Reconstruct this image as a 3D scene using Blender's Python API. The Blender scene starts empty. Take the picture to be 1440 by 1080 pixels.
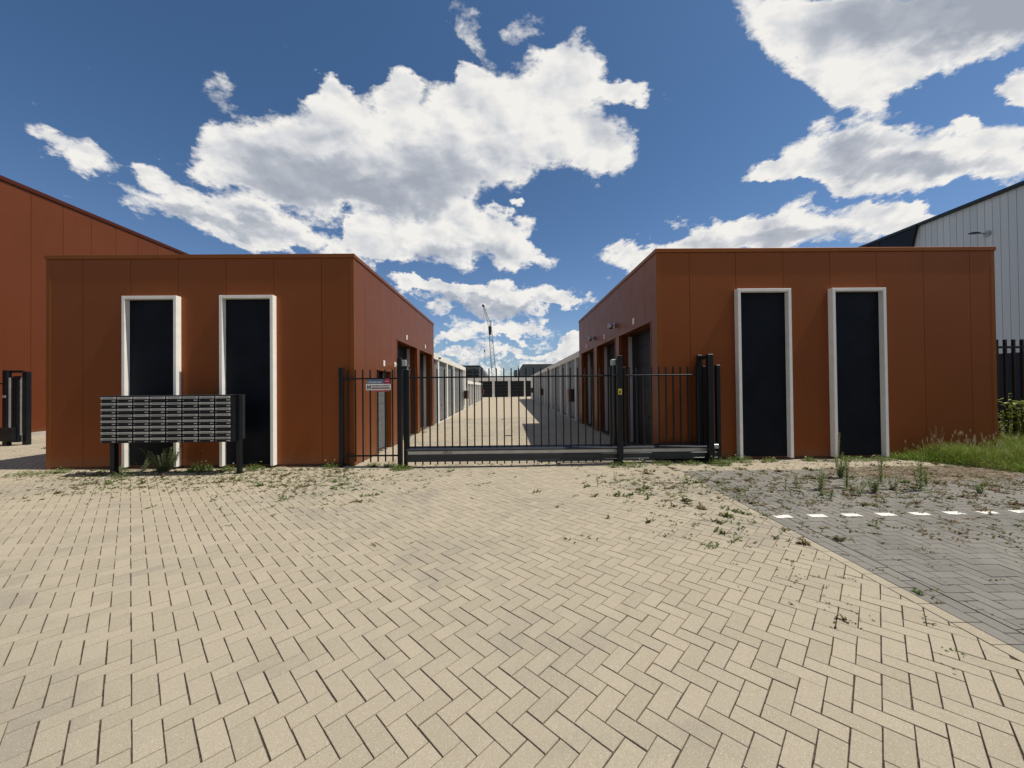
import bpy, bmesh, math, random
import numpy as np
from mathutils import Vector, Matrix
random.seed(7); rng = np.random.default_rng(7)
S = bpy.context.scene
COL = S.collection
R = math.radians

# ------------------------------------------------------------------ camera
cam = bpy.data.cameras.new('camera'); camo = bpy.data.objects.new('camera', cam); COL.objects.link(camo)
YAW, PITCH, ROLL = 0.0113726, 0.0097335, -0.0100077
fw = Vector((math.sin(YAW)*math.cos(PITCH), math.cos(YAW)*math.cos(PITCH), math.sin(PITCH)))
rt = Vector((math.cos(YAW), -math.sin(YAW), 0)); up = rt.cross(fw)
r2 = math.cos(ROLL)*rt + math.sin(ROLL)*up; u2 = -math.sin(ROLL)*rt + math.cos(ROLL)*up
m = Matrix((r2, u2, -fw)).transposed().to_4x4(); m.translation = Vector((0, 0, 1.6))
camo.matrix_world = m
cam.sensor_width = 36; cam.lens = 525.246/1440*36; cam.clip_start = 0.05; cam.clip_end = 3000
S.camera = camo

# ------------------------------------------------------------------ light
SUN_DIR = Vector((0.56, -0.045, 1.0)).normalized()
ELEV = math.asin(SUN_DIR.z); AZ = math.atan2(SUN_DIR.x, SUN_DIR.y)
sl = bpy.data.lights.new('sun', 'SUN'); so = bpy.data.objects.new('sun', sl); COL.objects.link(so)
sl.energy = 4.3; sl.angle = R(0.53); sl.color = (1.0, 0.93, 0.82)
so.rotation_euler = SUN_DIR.to_track_quat('Z', 'Y').to_euler(); so.location = (20, 8, 40)
S.view_settings.view_transform = 'Standard'; S.view_settings.look = 'None'
S.view_settings.gamma = 1; S.view_settings.exposure = 0.25; S.view_settings.use_curve_mapping = False
S.render.engine = 'CYCLES'

# ------------------------------------------------------------------ sky with clouds
def build_world():
    W = bpy.data.worlds.new('World'); S.world = W; W.use_nodes = True
    nt = W.node_tree; N = nt.nodes; Lk = nt.links; N.clear()
    out = N.new('ShaderNodeOutputWorld'); bg = N.new('ShaderNodeBackground'); bg.inputs['Strength'].default_value = 0.1
    Lk.new(bg.outputs[0], out.inputs[0])
    sky = N.new('ShaderNodeTexSky'); sky.sky_type = 'NISHITA'; sky.sun_disc = False
    sky.sun_elevation = ELEV; sky.sun_rotation = AZ; sky.air_density = 1.0; sky.dust_density = 0.6; sky.ozone_density = 2.5
    def val(x):
        return x
    def mth(op, a, b=None, c=None, clamp=False):
        n = N.new('ShaderNodeMath'); n.operation = op; n.use_clamp = clamp
        for i, v in enumerate((a, b, c)):
            if v is None: continue
            if isinstance(v, (int, float)): n.inputs[i].default_value = v
            else: Lk.new(v, n.inputs[i])
        return n.outputs[0]
    def vmul(v, x):
        n = N.new('ShaderNodeVectorMath'); n.operation = 'MULTIPLY'; Lk.new(v, n.inputs[0]); n.inputs[1].default_value = x; return n.outputs[0]
    def vadd(v, x):
        n = N.new('ShaderNodeVectorMath'); n.operation = 'ADD'; Lk.new(v, n.inputs[0])
        if isinstance(x, tuple): n.inputs[1].default_value = x
        else: Lk.new(x, n.inputs[1])
        return n.outputs[0]
    tc = N.new('ShaderNodeTexCoord'); d = tc.outputs['Generated']
    sep = N.new('ShaderNodeSeparateXYZ'); Lk.new(d, sep.inputs[0]); X, Y, Z = sep.outputs
    # bearings of the cloud bank ahead: slopes x/y and z/y of each world direction
    yy = mth('MAXIMUM', Y, 0.08)
    U = mth('DIVIDE', X, yy); V = mth('DIVIDE', Z, yy)
    uv = N.new('ShaderNodeCombineXYZ'); Lk.new(U, uv.inputs[0]); Lk.new(V, uv.inputs[1]); uvv = uv.outputs[0]
    # cloud-layer coordinates (flat layer seen in perspective) for the texture of the clouds
    zz = mth('ADD', mth('MAXIMUM', Z, 0.0), 0.22)
    P = N.new('ShaderNodeCombineXYZ'); Lk.new(mth('DIVIDE', X, zz), P.inputs[0]); Lk.new(mth('DIVIDE', Y, zz), P.inputs[1])
    Lk.new(mth('MULTIPLY', Z, 1.2), P.inputs[2]); Pv = P.outputs[0]
    def noise(v, scale, detail, rough, dist=0.0):
        n = N.new('ShaderNodeTexNoise'); Lk.new(v, n.inputs['Vector']); n.inputs['Scale'].default_value = scale
        n.inputs['Detail'].default_value = detail; n.inputs['Roughness'].default_value = rough; n.inputs['Distortion'].default_value = dist
        return n
    # finer, rounder coordinates for the billows: bearings, drawn together toward the horizon
    kk = mth('DIVIDE', 1.0, mth('ADD', mth('MAXIMUM', V, 0.0), 0.42))
    Q = N.new('ShaderNodeCombineXYZ'); Lk.new(mth('MULTIPLY', U, kk), Q.inputs[0])
    Lk.new(mth('MULTIPLY', mth('LOGARITHM', mth('ADD', mth('MAXIMUM', V, 0.0), 0.42), 2.71828), 1.35), Q.inputs[1]); Lk.new(mth('MULTIPLY', X, 0.3), Q.inputs[2]); Qv = Q.outputs[0]
    warp = noise(Qv, 4.5, 6, 0.62); wv = vmul(vadd(warp.outputs['Color'], (-.5, -.5, -.5)), (0.27, 0.22, 0))
    uvw = vadd(uvv, wv)
    def blob(lst, src):
        acc = None
        for (cx, cy, rx, ry, rot, w) in lst:
            mp = N.new('ShaderNodeMapping'); mp.vector_type = 'TEXTURE'; Lk.new(src, mp.inputs['Vector'])
            mp.inputs['Location'].default_value = (cx, cy, 0); mp.inputs['Rotation'].default_value = (0, 0, rot)
            mp.inputs['Scale'].default_value = (rx, ry, 1)
            ln = N.new('ShaderNodeVectorMath'); ln.operation = 'LENGTH'; Lk.new(mp.outputs[0], ln.inputs[0])
            mr = N.new('ShaderNodeMapRange'); mr.interpolation_type = 'SMOOTHSTEP'; Lk.new(ln.outputs['Value'], mr.inputs[0])
            mr.inputs[1].default_value = 0.35; mr.inputs[2].default_value = 1.45; mr.inputs[3].default_value = w; mr.inputs[4].default_value = 0.0
            acc = mr.outputs[0] if acc is None else mth('ADD', acc, mr.outputs[0])
        return mth('MINIMUM', acc, 1.12)
    def px(x, y, rx, ry, a=0, w=1.0):     # bearing list was measured once and is stored as bearings
        dd = fw + (x-720)/525.246*r2 - (y-540)/525.246*u2
        return (dd.x/dd.y, dd.z/dd.y, rx/525.246, ry/525.246, -R(a), w)
    clouds = [px(*a) for a in [
        (450,190,120,62), (330,212,72,34,5), (600,205,190,82,-8), (750,165,115,80,-20), (800,88,46,42), (855,210,52,42),
        (560,120,30,30), (462,128,34,22), (655,108,30,18), (400,262,100,30,22), (545,272,120,40,5), (868,132,40,16,5), (690,150,80,40),
        (655,42,75,22,48,.60), (735,36,44,26,-30,.50), (312,125,32,30,0,.46), (290,295,125,40,18), (380,328,90,32,10), (228,240,46,16,15,.9),
        (620,332,115,44), (705,325,48,30), (735,360,30,20), (510,340,60,22,-30), (700,418,135,25), (600,410,60,13), (790,425,50,14), (90,217,68,30,25,1.0), (745,290,9,6,0,.7),
        (1130,35,105,48,25), (1250,45,170,60,-5), (1400,15,110,60,-8), (1165,110,78,34,25), (1235,100,80,34,-35),
        (1130,240,80,17,-5), (1190,210,110,40,-18), (1300,215,110,38,0), (1420,205,70,42,0), (1215,250,90,24,0),
        (1428,122,34,24), (1365,170,24,11,0,.9), (900,368,52,24,-15), (1000,342,85,34,-12), (1140,322,130,40,-5), (1260,305,60,20,10),
        (640,478,48,11), (745,492,80,10), (645,503,60,8,0,.9), (800,484,36,11), (700,458,70,13,0,.9), (790,508,60,7), (700,520,120,7,0,.8), (735,470,40,8,0,.8), (520,350,50,30), (945,140,26,20,0,.35),
        (80,90,60,20,10,.2)]]
    greys = [px(*a) for a in [
        (420,255,110,34,15,1.0), (560,275,90,26,-8,1.0), (600,225,110,30,-10,.55), (690,240,60,25,0,.4), (420,195,80,25,0,.45), (330,315,90,15,15,.75), (640,352,80,16,0,.6), (230,300,60,14,15,.5),
        (1290,25,150,44,-5,1.15), (1420,10,110,50,0,1.1), (1200,205,60,18,-15,.7), (1235,232,100,18,-5,.75), (1360,225,80,14,0,.5), (1130,338,130,16,0,.7), (1010,360,50,10,-10,.55), (690,432,100,9,0,.8),
        (860,180,50,20,0,.25), (110,225,25,10,25,.3), (700,505,130,7,0,.5), (1130,60,30,30,0,.35)]]
    M = blob(clouds, uvw)
    D = blob(greys, uvw)
    def billow(v, scale, detail):
        n = N.new('ShaderNodeTexVoronoi'); n.feature = 'F1'; Lk.new(v, n.inputs['Vector']); n.inputs['Scale'].default_value = scale
        n.inputs['Detail'].default_value = detail; n.inputs['Roughness'].default_value = 0.55
        n.normalize = True; return n.outputs['Distance']
    qw = vadd(Qv, vmul(vadd(noise(Qv, 9, 4, .6).outputs['Color'], (-.5, -.5, -.5)), (.10, .10, .10)))
    n1 = noise(Qv, 7.0, 8, 0.64, 0.2)
    bl = billow(qw, 11.0, 2.0)
    f = mth('ADD', M, mth('MULTIPLY', mth('SUBTRACT', n1.outputs['Fac'], 0.5), 2.2))
    f = mth('ADD', f, mth('MULTIPLY', mth('SUBTRACT', 0.33, bl), 0.75))
    f = mth('SUBTRACT', f, mth('MULTIPLY', mth('SUBTRACT', 0.9, M), 0.22))
    f = mth('ADD', f, mth('MULTIPLY', mth('SUBTRACT', noise(qw, 24.0, 5, 0.65).outputs['Fac'], 0.5), 0.75))
    # scattered clouds of the same kind over the rest of the sky
    far = mth('SUBTRACT', noise(Pv, 1.3, 7, 0.55).outputs['Fac'], 0.02)
    side = N.new('ShaderNodeMapRange'); Lk.new(Y, side.inputs[0]); side.inputs[1].default_value = 0.48; side.inputs[2].default_value = 0.30
    fm = N.new('ShaderNodeMix'); fm.data_type = 'FLOAT'; Lk.new(side.outputs[0], fm.inputs[0]); Lk.new(f, fm.inputs[2]); Lk.new(far, fm.inputs[3])
    f = fm.outputs[0]
    dens = N.new('ShaderNodeMapRange'); dens.interpolation_type = 'SMOOTHSTEP'; Lk.new(f, dens.inputs[0])
    dens.inputs[1].default_value = 0.30; dens.inputs[2].default_value = 0.92
    dens2 = mth('POWER', dens.outputs[0], 0.75)
    # light and shade inside the clouds: soft relief toward the sun plus grey, thick undersides
    s1 = noise(Qv, 7.0, 4, 0.5, 0.2); s2 = noise(vadd(Qv, (0.035, 0.03, 0.0)), 7.0, 4, 0.5, 0.2)
    rel = mth('MULTIPLY', mth('SUBTRACT', s1.outputs['Fac'], s2.outputs['Fac']), 1.1)
    b2 = billow(vadd(qw, (0.015, 0.02, 0.0)), 11.0, 2.0); b1 = bl
    rel = mth('ADD', rel, mth('MULTIPLY', mth('SUBTRACT', b2, b1), 0.55))
    thick = N.new('ShaderNodeMapRange'); Lk.new(f, thick.inputs[0]); thick.inputs[1].default_value = 0.85; thick.inputs[2].default_value = 1.75
    shade = mth('SUBTRACT', mth('ADD', 0.97, rel), mth('MULTIPLY', D, 0.52))
    shade = mth('SUBTRACT', shade, mth('MULTIPLY', thick.outputs[0], 0.20))
    shade = mth('MINIMUM', mth('MAXIMUM', shade, 0.30), 0.98)
    cc = N.new('ShaderNodeValToRGB'); Lk.new(shade, cc.inputs[0])
    e = cc.color_ramp.elements; e[0].position = 0.2; e[0].color = (0.34, 0.38, 0.45, 1); e[1].position = 0.98; e[1].color = (0.95, 0.93, 0.89, 1)
    e2 = e.new(0.55); e2.color = (0.50, 0.53, 0.59, 1); e3 = e.new(0.78); e3.color = (0.74, 0.75, 0.77, 1)
    cs = vmul(cc.outputs[0], (7.9, 7.9, 7.9))
    # clear sky: Nishita, deepened as the photograph's is
    tint = N.new('ShaderNodeMapRange'); tint.data_type = 'FLOAT_VECTOR'
    gm = N.new('ShaderNodeGamma'); Lk.new(sky.outputs[0], gm.inputs[0]); gm.inputs[1].default_value = 1.0
    low = N.new('ShaderNodeMapRange'); low.interpolation_type = 'SMOOTHSTEP'; Lk.new(Z, low.inputs[0]); low.inputs[1].default_value = -0.02; low.inputs[2].default_value = 0.62
    tm = N.new('ShaderNodeMix'); tm.data_type = 'RGBA'; Lk.new(low.outputs[0], tm.inputs[0])
    tm.inputs[6].default_value = (0.66, 0.74, 0.88, 1); tm.inputs[7].default_value = (0.47, 0.64, 0.76, 1)
    mu = N.new('ShaderNodeVectorMath'); mu.operation = 'MULTIPLY'; Lk.new(gm.outputs[0], mu.inputs[0]); Lk.new(tm.outputs[2], mu.inputs[1])
    mix = N.new('ShaderNodeMix'); mix.data_type = 'RGBA'; Lk.new(dens2, mix.inputs[0]); Lk.new(mu.outputs[0], mix.inputs[6]); Lk.new(cs, mix.inputs[7])
    N.remove(tint)
    Lk.new(mix.outputs[2], bg.inputs['Color'])
    try: W.cycles.sampling_method = 'MANUAL'; W.cycles.sample_map_resolution = 512
    except Exception: pass
build_world()

# ------------------------------------------------------------------ materials
class Mat:
    def __init__(s, name, col=(.5, .5, .5), rough=.6, metal=0, spec=.5):
        s.m = bpy.data.materials.new(name); s.m.use_nodes = True; s.nt = s.m.node_tree; s.N = s.nt.nodes; s.L = s.nt.links
        s.b = s.N['Principled BSDF']; s.b.inputs['Base Color'].default_value = (*col, 1); s.b.inputs['Roughness'].default_value = rough
        s.b.inputs['Metallic'].default_value = metal; s.b.inputs['Specular IOR Level'].default_value = spec; s.col = col
    def geo(s):
        g = s.N.new('ShaderNodeNewGeometry'); return g
    def noise(s, scale, detail=4, rough=.55, vec=None, dist=0):
        if vec is None: vec = s.geo().outputs['Position']
        n = s.N.new('ShaderNodeTexNoise'); s.L.new(vec, n.inputs['Vector']); n.inputs['Scale'].default_value = scale
        n.inputs['Detail'].default_value = detail; n.inputs['Roughness'].default_value = rough; n.inputs['Distortion'].default_value = dist
        return n.outputs['Fac']
    def rng(s, v, a, b, c=0, d=1, smooth=True):
        n = s.N.new('ShaderNodeMapRange'); s.L.new(v, n.inputs[0]); n.interpolation_type = 'SMOOTHSTEP' if smooth else 'LINEAR'
        for i, x in enumerate((a, b, c, d)): n.inputs[i+1].default_value = x
        return n.outputs[0]
    def mix(s, fac, a, b, mode='MIX'):
        n = s.N.new('ShaderNodeMix'); n.data_type = 'RGBA'; n.blend_type = mode
        for i, v in ((0, fac), (6, a), (7, b)):
            if isinstance(v, (int, float)): n.inputs[i].default_value = v
            elif isinstance(v, tuple): n.inputs[i].default_value = (*v, 1)
            else: s.L.new(v, n.inputs[i])
        return n.outputs[2]
    def color(s, v): s.L.new(v, s.b.inputs['Base Color']); return s
    def bump(s, h, strength=.3, dist=.01):
        n = s.N.new('ShaderNodeBump'); s.L.new(h, n.inputs['Height']); n.inputs['Strength'].default_value = strength; n.inputs['Distance'].default_value = dist
        s.L.new(n.outputs[0], s.b.inputs['Normal']); return s
    def mth(s, op, a, b):
        n = s.N.new('ShaderNodeMath'); n.operation = op
        for i, v in enumerate((a, b)):
            if isinstance(v, (int, float)): n.inputs[i].default_value = v
            else: s.L.new(v, n.inputs[i])
        return n.outputs[0]

def rust_mat(name, c, rough=.43):
    M = Mat(name, c, rough, 0.5, .12)
    g = M.geo(); big = M.noise(.9, 3); fine = M.noise(160, 2)
    isl = g.outputs['Random Per Island']
    k = M.mix(M.rng(big, .3, .7), tuple(x*.97 for x in c), tuple(x*1.03 for x in c))
    k = M.mix(M.rng(isl, 0, 1, 0, .16), k, tuple(x*.8 for x in c))
    # thin rain streaks and dust near the ground
    mp = M.N.new('ShaderNodeMapping'); M.L.new(g.outputs['Position'], mp.inputs['Vector']); mp.inputs['Scale'].default_value = (9, 9, .35)
    st = M.noise(1.0, 5, .6, mp.outputs[0])
    k = M.mix(M.rng(st, .55, .85, 0, .10), k, (.20, .11, .06))
    sp = M.N.new('ShaderNodeSeparateXYZ'); M.L.new(g.outputs['Position'], sp.inputs[0])
    k = M.mix(M.mth('MULTIPLY', M.rng(sp.outputs[2], .35, .03, 0, .45), M.noise(14, 5)), k, (.26, .20, .14))
    M.color(k)
    M.L.new(M.rng(M.noise(2.5, 4), .3, .7, rough-.02, rough+.03), M.b.inputs['Roughness'])
    wav = M.noise(1.7, 2)
    M.bump(M.mth('ADD', M.mth('MULTIPLY', wav, 1.0), M.mth('MULTIPLY', fine, .006)), .08, .02)
    return M.m
RUST = rust_mat('rust_brown_panel', (.250, .076, .025))
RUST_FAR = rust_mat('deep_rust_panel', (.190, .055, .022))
RUST_TRIM = rust_mat('rust_brown_trim', (.26, .084, .024), .42)
RUST_DARK = rust_mat('dark_red_brown_trim', (.10, .028, .016), .45)

def plain(name, c, rough=.5, metal=0, spec=.5, var=.12, scale=6, bump=0):
    M = Mat(name, c, rough, metal, spec)
    n = M.noise(scale, 5)
    M.color(M.mix(M.rng(n, .3, .7), tuple(x*(1-var) for x in c), tuple(min(1, x*(1+var)) for x in c)))
    if bump: M.bump(M.noise(scale*12, 4), bump, .004)
    return M.m
WHITE_FRAME = plain('white_frame_paint', (.82, .80, .75), .5, var=.04)
DARK_PANEL = plain('dark_window_panel', (.006, .008, .013), .45, 0, .12, var=.25, scale=2)
BLACK = plain('anthracite_powder_coat', (.009, .011, .014), .42, 0, .28, var=.15)
BLACK2 = plain('anthracite_satin', (.024, .028, .034), .36, 0, .4, var=.1)
ALU = plain('brushed_aluminium', (.50, .50, .49), .40, .5, var=.08)
GALV = plain('galvanised_steel', (.42, .43, .43), .45, .6, var=.15)
GARAGE_DOOR = plain('grey_sectional_door', (.13, .14, .145), .5, var=.06)
DARK_DOOR = plain('dark_sectional_door', (.010, .011, .014), .5, 0, .3, var=.06)
WHITE_WALL = plain('white_render', (.72, .70, .64), .8, var=.05, scale=2, bump=.2)
WHITE_JAMB = plain('white_door_frame', (.55, .54, .51), .6, var=.05)
ROOFM = plain('grey_roofing', (.10, .10, .10), .9)
GREYCLAD = plain('grey_cladding', (.13, .135, .14), .6, var=.06)
NAVY = plain('navy_cladding', (.007, .012, .024), .5, 0, .25, var=.1)
GLASS = plain('dark_glass', (.012, .014, .016), .08, var=.1)
RED = plain('red_enamel', (.25, .02, .02), .4)
YELLOW = plain('yellow_sticker', (.62, .52, .05), .5)
WHITEP = plain('white_plastic', (.75, .73, .69), .5, var=.04)
BLUEP = plain('blue_print', (.10, .16, .27), .5, var=.3, scale=60)
REDP = plain('red_print', (.45, .06, .07), .5)
PINKP = plain('crimson_print', (.42, .03, .10), .5)
INK = plain('black_print', (.015, .015, .015), .5)
DKINK = plain('dark_red_print', (.12, .015, .02), .5)
CRANEM = plain('crane_steel', (.07, .085, .11), .6)
CONCRETE = plain('concrete', (.42, .39, .34), .9, var=.15, scale=8, bump=.3)

def flap_mat():
    M = Mat('letterbox_flap_aluminium', (.5, .5, .49), .42, .4)
    oi = M.N.new('ShaderNodeObjectInfo'); k = M.mix(oi.outputs['Random'], (.36, .36, .355), (.56, .56, .54))
    k = M.mix(M.rng(M.noise(25, 4), .5, .75, 0, .35), k, (.22, .22, .21)); M.color(k); return M.m
FLAP = flap_mat()
def clad_mat():
    M = Mat('white_profiled_cladding', (.56, .60, .62), .45, .0)
    g = M.geo(); isl = g.outputs['Random Per Island']
    M.color(M.mix(M.rng(isl, 0, 1, 0, 1, False), (.60, .62, .62), (.68, .69, .68)))
    return M.m
CLAD = clad_mat()

def brick_mat(name, lo, hi, grey, speck, sunk=None):
    M = Mat(name, lo, .88, 0, .3)
    g = M.geo(); isl = g.outputs['Random Per Island']; pos = g.outputs['Position']
    k = M.mix(M.rng(isl, 0, 1, 0, 1, False), lo, hi)
    # greyer worn blocks gather in irregular bands
    band = M.noise(.55, 4, .6, dist=.6)
    isl2 = M.mth('FRACT', M.mth('MULTIPLY', isl, 17.31), 0)
    gf = M.mth('MULTIPLY', M.rng(band, .47, .62), M.rng(isl2, .15, .9, .25, .85))
    k = M.mix(gf, k, grey)
    k = M.mix(M.rng(M.noise(7, 5, .65), .55, .8, 0, .22), k, tuple(x*.72 for x in lo))
    # exposed aggregate: pale and dark grains
    for sc, th, colr, am in ((230, .035, speck, .70), (260, .03, tuple(x*.30 for x in lo), .75)):
        v = M.N.new('ShaderNodeTexVoronoi'); v.feature = 'F1'; M.L.new(pos, v.inputs['Vector']); v.inputs['Scale'].default_value = sc
        sepc = M.N.new('ShaderNodeSeparateXYZ'); M.L.new(v.outputs['Color'], sepc.inputs[0])
        mk = M.mth('MULTIPLY', M.rng(v.outputs['Distance'], .42, .22), M.rng(sepc.outputs[0], .80, .84))
        k = M.mix(M.mth('MULTIPLY', mk, am), k, colr)
    k = M.mix(M.rng(M.noise(230, 4, .75), .35, .70, 0, .45), k, tuple(x*.62 for x in lo))
    k = M.mix(M.rng(M.noise(75, 5, .8), .42, .68, 0, .22), k, tuple(x*.60 for x in lo))
    # dark oil spots
    v = M.N.new('ShaderNodeTexVoronoi'); M.L.new(pos, v.inputs['Vector']); v.inputs['Scale'].default_value = 1.3
    k = M.mix(M.rng(M.mth('ADD', v.outputs['Distance'], M.mth('MULTIPLY', M.noise(30), .03)), .058, .03, 0, .35), k, (.10, .085, .07))
    M.color(k)
    M.bump(M.mth('ADD', M.noise(190, 4, .65), M.mth('MULTIPLY', M.noise(30, 3), .8)), .8, .004)
    return M.m
BEIGE = brick_mat('beige_concrete_paver', (.360, .312, .230), (.416, .362, .268), (.278, .250, .198), (.78, .74, .66))
GREYB = brick_mat('grey_concrete_paver', (.198, .188, .165), (.235, .223, .196), (.162, .154, .137), (.45, .42, .36))
def joint_mat():
    M = Mat('joint_sand', (.10, .075, .055), .95, 0, .1)
    k = M.mix(M.rng(M.noise(40, 4), .35, .65), (.050, .038, .029), (.12, .090, .066))
    k = M.mix(M.rng(M.noise(.8, 4), .52, .66, 0, .7), k, (.055, .06, .025))
    M.color(k).bump(M.noise(300, 3), .5, .003); return M.m
JOINT = joint_mat()
def far_paving():
    M = Mat('beige_paving_far', (.42, .35, .24), .9, 0, .2)
    g = M.geo(); br = M.N.new('ShaderNodeTexBrick'); M.L.new(g.outputs['Position'], br.inputs['Vector'])
    br.inputs['Scale'].default_value = 1.0; br.inputs['Brick Width'].default_value = .21; br.inputs['Row Height'].default_value = .105
    br.inputs['Mortar Size'].default_value = .004; br.inputs['Color1'].default_value = (.375, .32, .24, 1); br.inputs['Color2'].default_value = (.42, .36, .27, 1)
    br.inputs['Mortar'].default_value = (.20, .15, .10, 1)
    k = M.mix(M.rng(M.noise(.5, 5), .4, .7, 0, .4), br.outputs['Color'], (.35, .30, .22))
    M.color(k); return M.m
FARPAVE = far_paving()
def ground_mat():
    M = Mat('ground_soil', (.16, .14, .10), .95, 0, .1)
    M.color(M.mix(M.rng(M.noise(.15, 6), .4, .6), (.07, .09, .035), (.17, .15, .10))); return M.m
GROUNDM = ground_mat()
def asphalt():
    M = Mat('asphalt', (.07, .07, .07), .9, 0, .2)
    M.color(M.mix(M.noise(60, 4), (.05, .05, .05), (.09, .088, .085))).bump(M.noise(200, 3), .5, .004); return M.m
ASPH = asphalt()
def sand_mat():
    M = Mat('drifted_sand_and_litter', (.25, .19, .12), .95, 0, .1)
    k = M.mix(M.rng(M.noise(9, 6), .35, .65), (.13, .11, .08), (.235, .20, .15))
    M.color(k).bump(M.noise(60, 5), .8, .01); return M.m
SAND = sand_mat()
def leaf_mat(name, a, b, c=None, trans=.3):
    M = Mat(name, a, .65, 0, .3)
    g = M.geo(); k = M.mix(M.rng(g.outputs['Random Per Island'], 0, 1, 0, 1, False), a, b)
    if c: k = M.mix(M.rng(M.noise(1.6, 3), .42, .62), k, c)
    M.color(k)
    tr = M.N.new('ShaderNodeBsdfTranslucent'); M.L.new(k, tr.inputs[0]); ms = M.N.new('ShaderNodeMixShader'); ms.inputs[0].default_value = trans
    out = M.N['Material Output']; M.L.new(M.b.outputs[0], ms.inputs[1]); M.L.new(tr.outputs[0], ms.inputs[2]); M.L.new(ms.outputs[0], out.inputs[0])
    return M.m
GRASSM = leaf_mat('grass_blades', (.12, .21, .022), (.24, .32, .045), (.20, .23, .045))
LEAFM = leaf_mat('weed_leaf', (.10, .16, .03), (.20, .26, .07))
SILVER = leaf_mat('greyish_weed_leaf', (.15, .19, .08), (.25, .28, .14))
DRYM = leaf_mat('dry_straw', (.24, .17, .08), (.12, .075, .04), None, .2)
SEEDM = leaf_mat('pale_seed_heads', (.44, .40, .26), (.30, .27, .16), None, .3)
BUSHM = leaf_mat('bush_leaf', (.13, .20, .03), (.30, .34, .07))
FLOWY = plain('yellow_petal', (.75, .60, .04), .6)
FLOWW = plain('white_petal', (.80, .78, .70), .6)
MOSSM = leaf_mat('joint_weed_leaf', (.075, .11, .028), (.17, .20, .055), (.15, .12, .05), .25)

# ------------------------------------------------------------------ mesh helpers
def quad(bm, pts, mi=0):
    f = bm.faces.new([bm.verts.new(p) for p in pts]); f.material_index = mi; return f
def box(bm, x0, x1, y0, y1, z0, z1, bev=0, mi=0):
    v = [bm.verts.new(p) for p in ((x0,y0,z0),(x1,y0,z0),(x1,y1,z0),(x0,y1,z0),(x0,y0,z1),(x1,y0,z1),(x1,y1,z1),(x0,y1,z1))]
    fs = [bm.faces.new([v[i] for i in q]) for q in ((3,2,1,0),(4,5,6,7),(0,1,5,4),(1,2,6,5),(2,3,7,6),(3,0,4,7))]
    for f in fs: f.material_index = mi
    if bev:
        es = list({e for f in fs for e in f.edges})
        bmesh.ops.bevel(bm, geom=es, offset=bev, segments=1, affect='EDGES')
def tube(bm, p0, p1, r0, r1=None, n=8):
    p0, p1 = Vector(p0), Vector(p1); r1 = r0 if r1 is None else r1
    a = (p1-p0).normalized(); t = a.orthogonal().normalized(); b = a.cross(t)
    ring = lambda p, r: [bm.verts.new(p + r*(math.cos(2*math.pi*i/n)*t + math.sin(2*math.pi*i/n)*b)) for i in range(n)]
    A, B = ring(p0, r0), ring(p1, r1)
    for i in range(n): bm.faces.new((A[i], A[(i+1) % n], B[(i+1) % n], B[i]))
    bm.faces.new(A[::-1]); bm.faces.new(B)
def link(name, bm_or_me, mats, parent=None, smooth=False):
    if isinstance(bm_or_me, bmesh.types.BMesh):
        bmesh.ops.recalc_face_normals(bm_or_me, faces=bm_or_me.faces) if len(bm_or_me.faces) < 20000 else None
        me = bpy.data.meshes.new(name); bm_or_me.to_mesh(me); bm_or_me.free()
    else: me = bm_or_me
    if not isinstance(mats, (list, tuple)): mats = [mats]
    for mm in mats: me.materials.append(mm)
    if smooth:
        for pl in me.polygons: pl.use_smooth = True
    o = bpy.data.objects.new(name, me); COL.objects.link(o)
    if parent:
        o.parent = parent; o.matrix_parent_inverse = Matrix.Translation(-parent.location)
    return o
def tag(o, label, cat, group=None):
    o['label'] = label; o['category'] = cat
    if group: o['group'] = group
    return o
def thing(name, label, cat, loc=(0, 0, 0), group=None):
    o = bpy.data.objects.new(name, None); o.location = loc; o.empty_display_size = .2; COL.objects.link(o)
    return tag(o, label, cat, group)
def struct(o, kind='structure'): o['kind'] = kind; return o
def BM(): return bmesh.new()
def pbox(name, mat, parent, *a, **k):
    bm = BM(); box(bm, *a, **k); return link(name, bm, mat, parent)

def smooth(t): t = min(1, max(0, t)); return t*t*(3-2*t)
def gz(x): return 0.046*smooth(x/3.1)
XB = lambda y: 2.955 + (y-2.12)*0.0395        # line between beige and grey paving

# ------------------------------------------------------------------ ground sheets
def sheet(name, xs, ys, dz, mat, slope=True):
    bm = BM(); g = [[bm.verts.new((x, y, (gz(x) if slope else 0)+dz)) for y in ys] for x in xs]
    for i in range(len(xs)-1):
        for j in range(len(ys)-1): bm.faces.new((g[i][j], g[i+1][j], g[i+1][j+1], g[i][j+1]))
    return struct(link(name, bm, mat))
sheet('ground', [-900, 900], [-300, 1500], -.09, GROUNDM, False)
sheet('road', [-60, 60], [-22, -7.0], -.05, ASPH, False)
XS = [-20, 0] + [i*.31 for i in range(1, 11)] + [14]
sheet('joint_sand', XS, [-2.2, 20.2], -.0070, JOINT)
sheet('yard_apron', XS, [-7.0, -2.15], -.004, FARPAVE)
sheet('alley_paving', [-20, 0] + [i*.31 for i in range(1, 11)] + [8], [20, 66], -.003, FARPAVE)
XSR = [3.0, 14]
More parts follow.
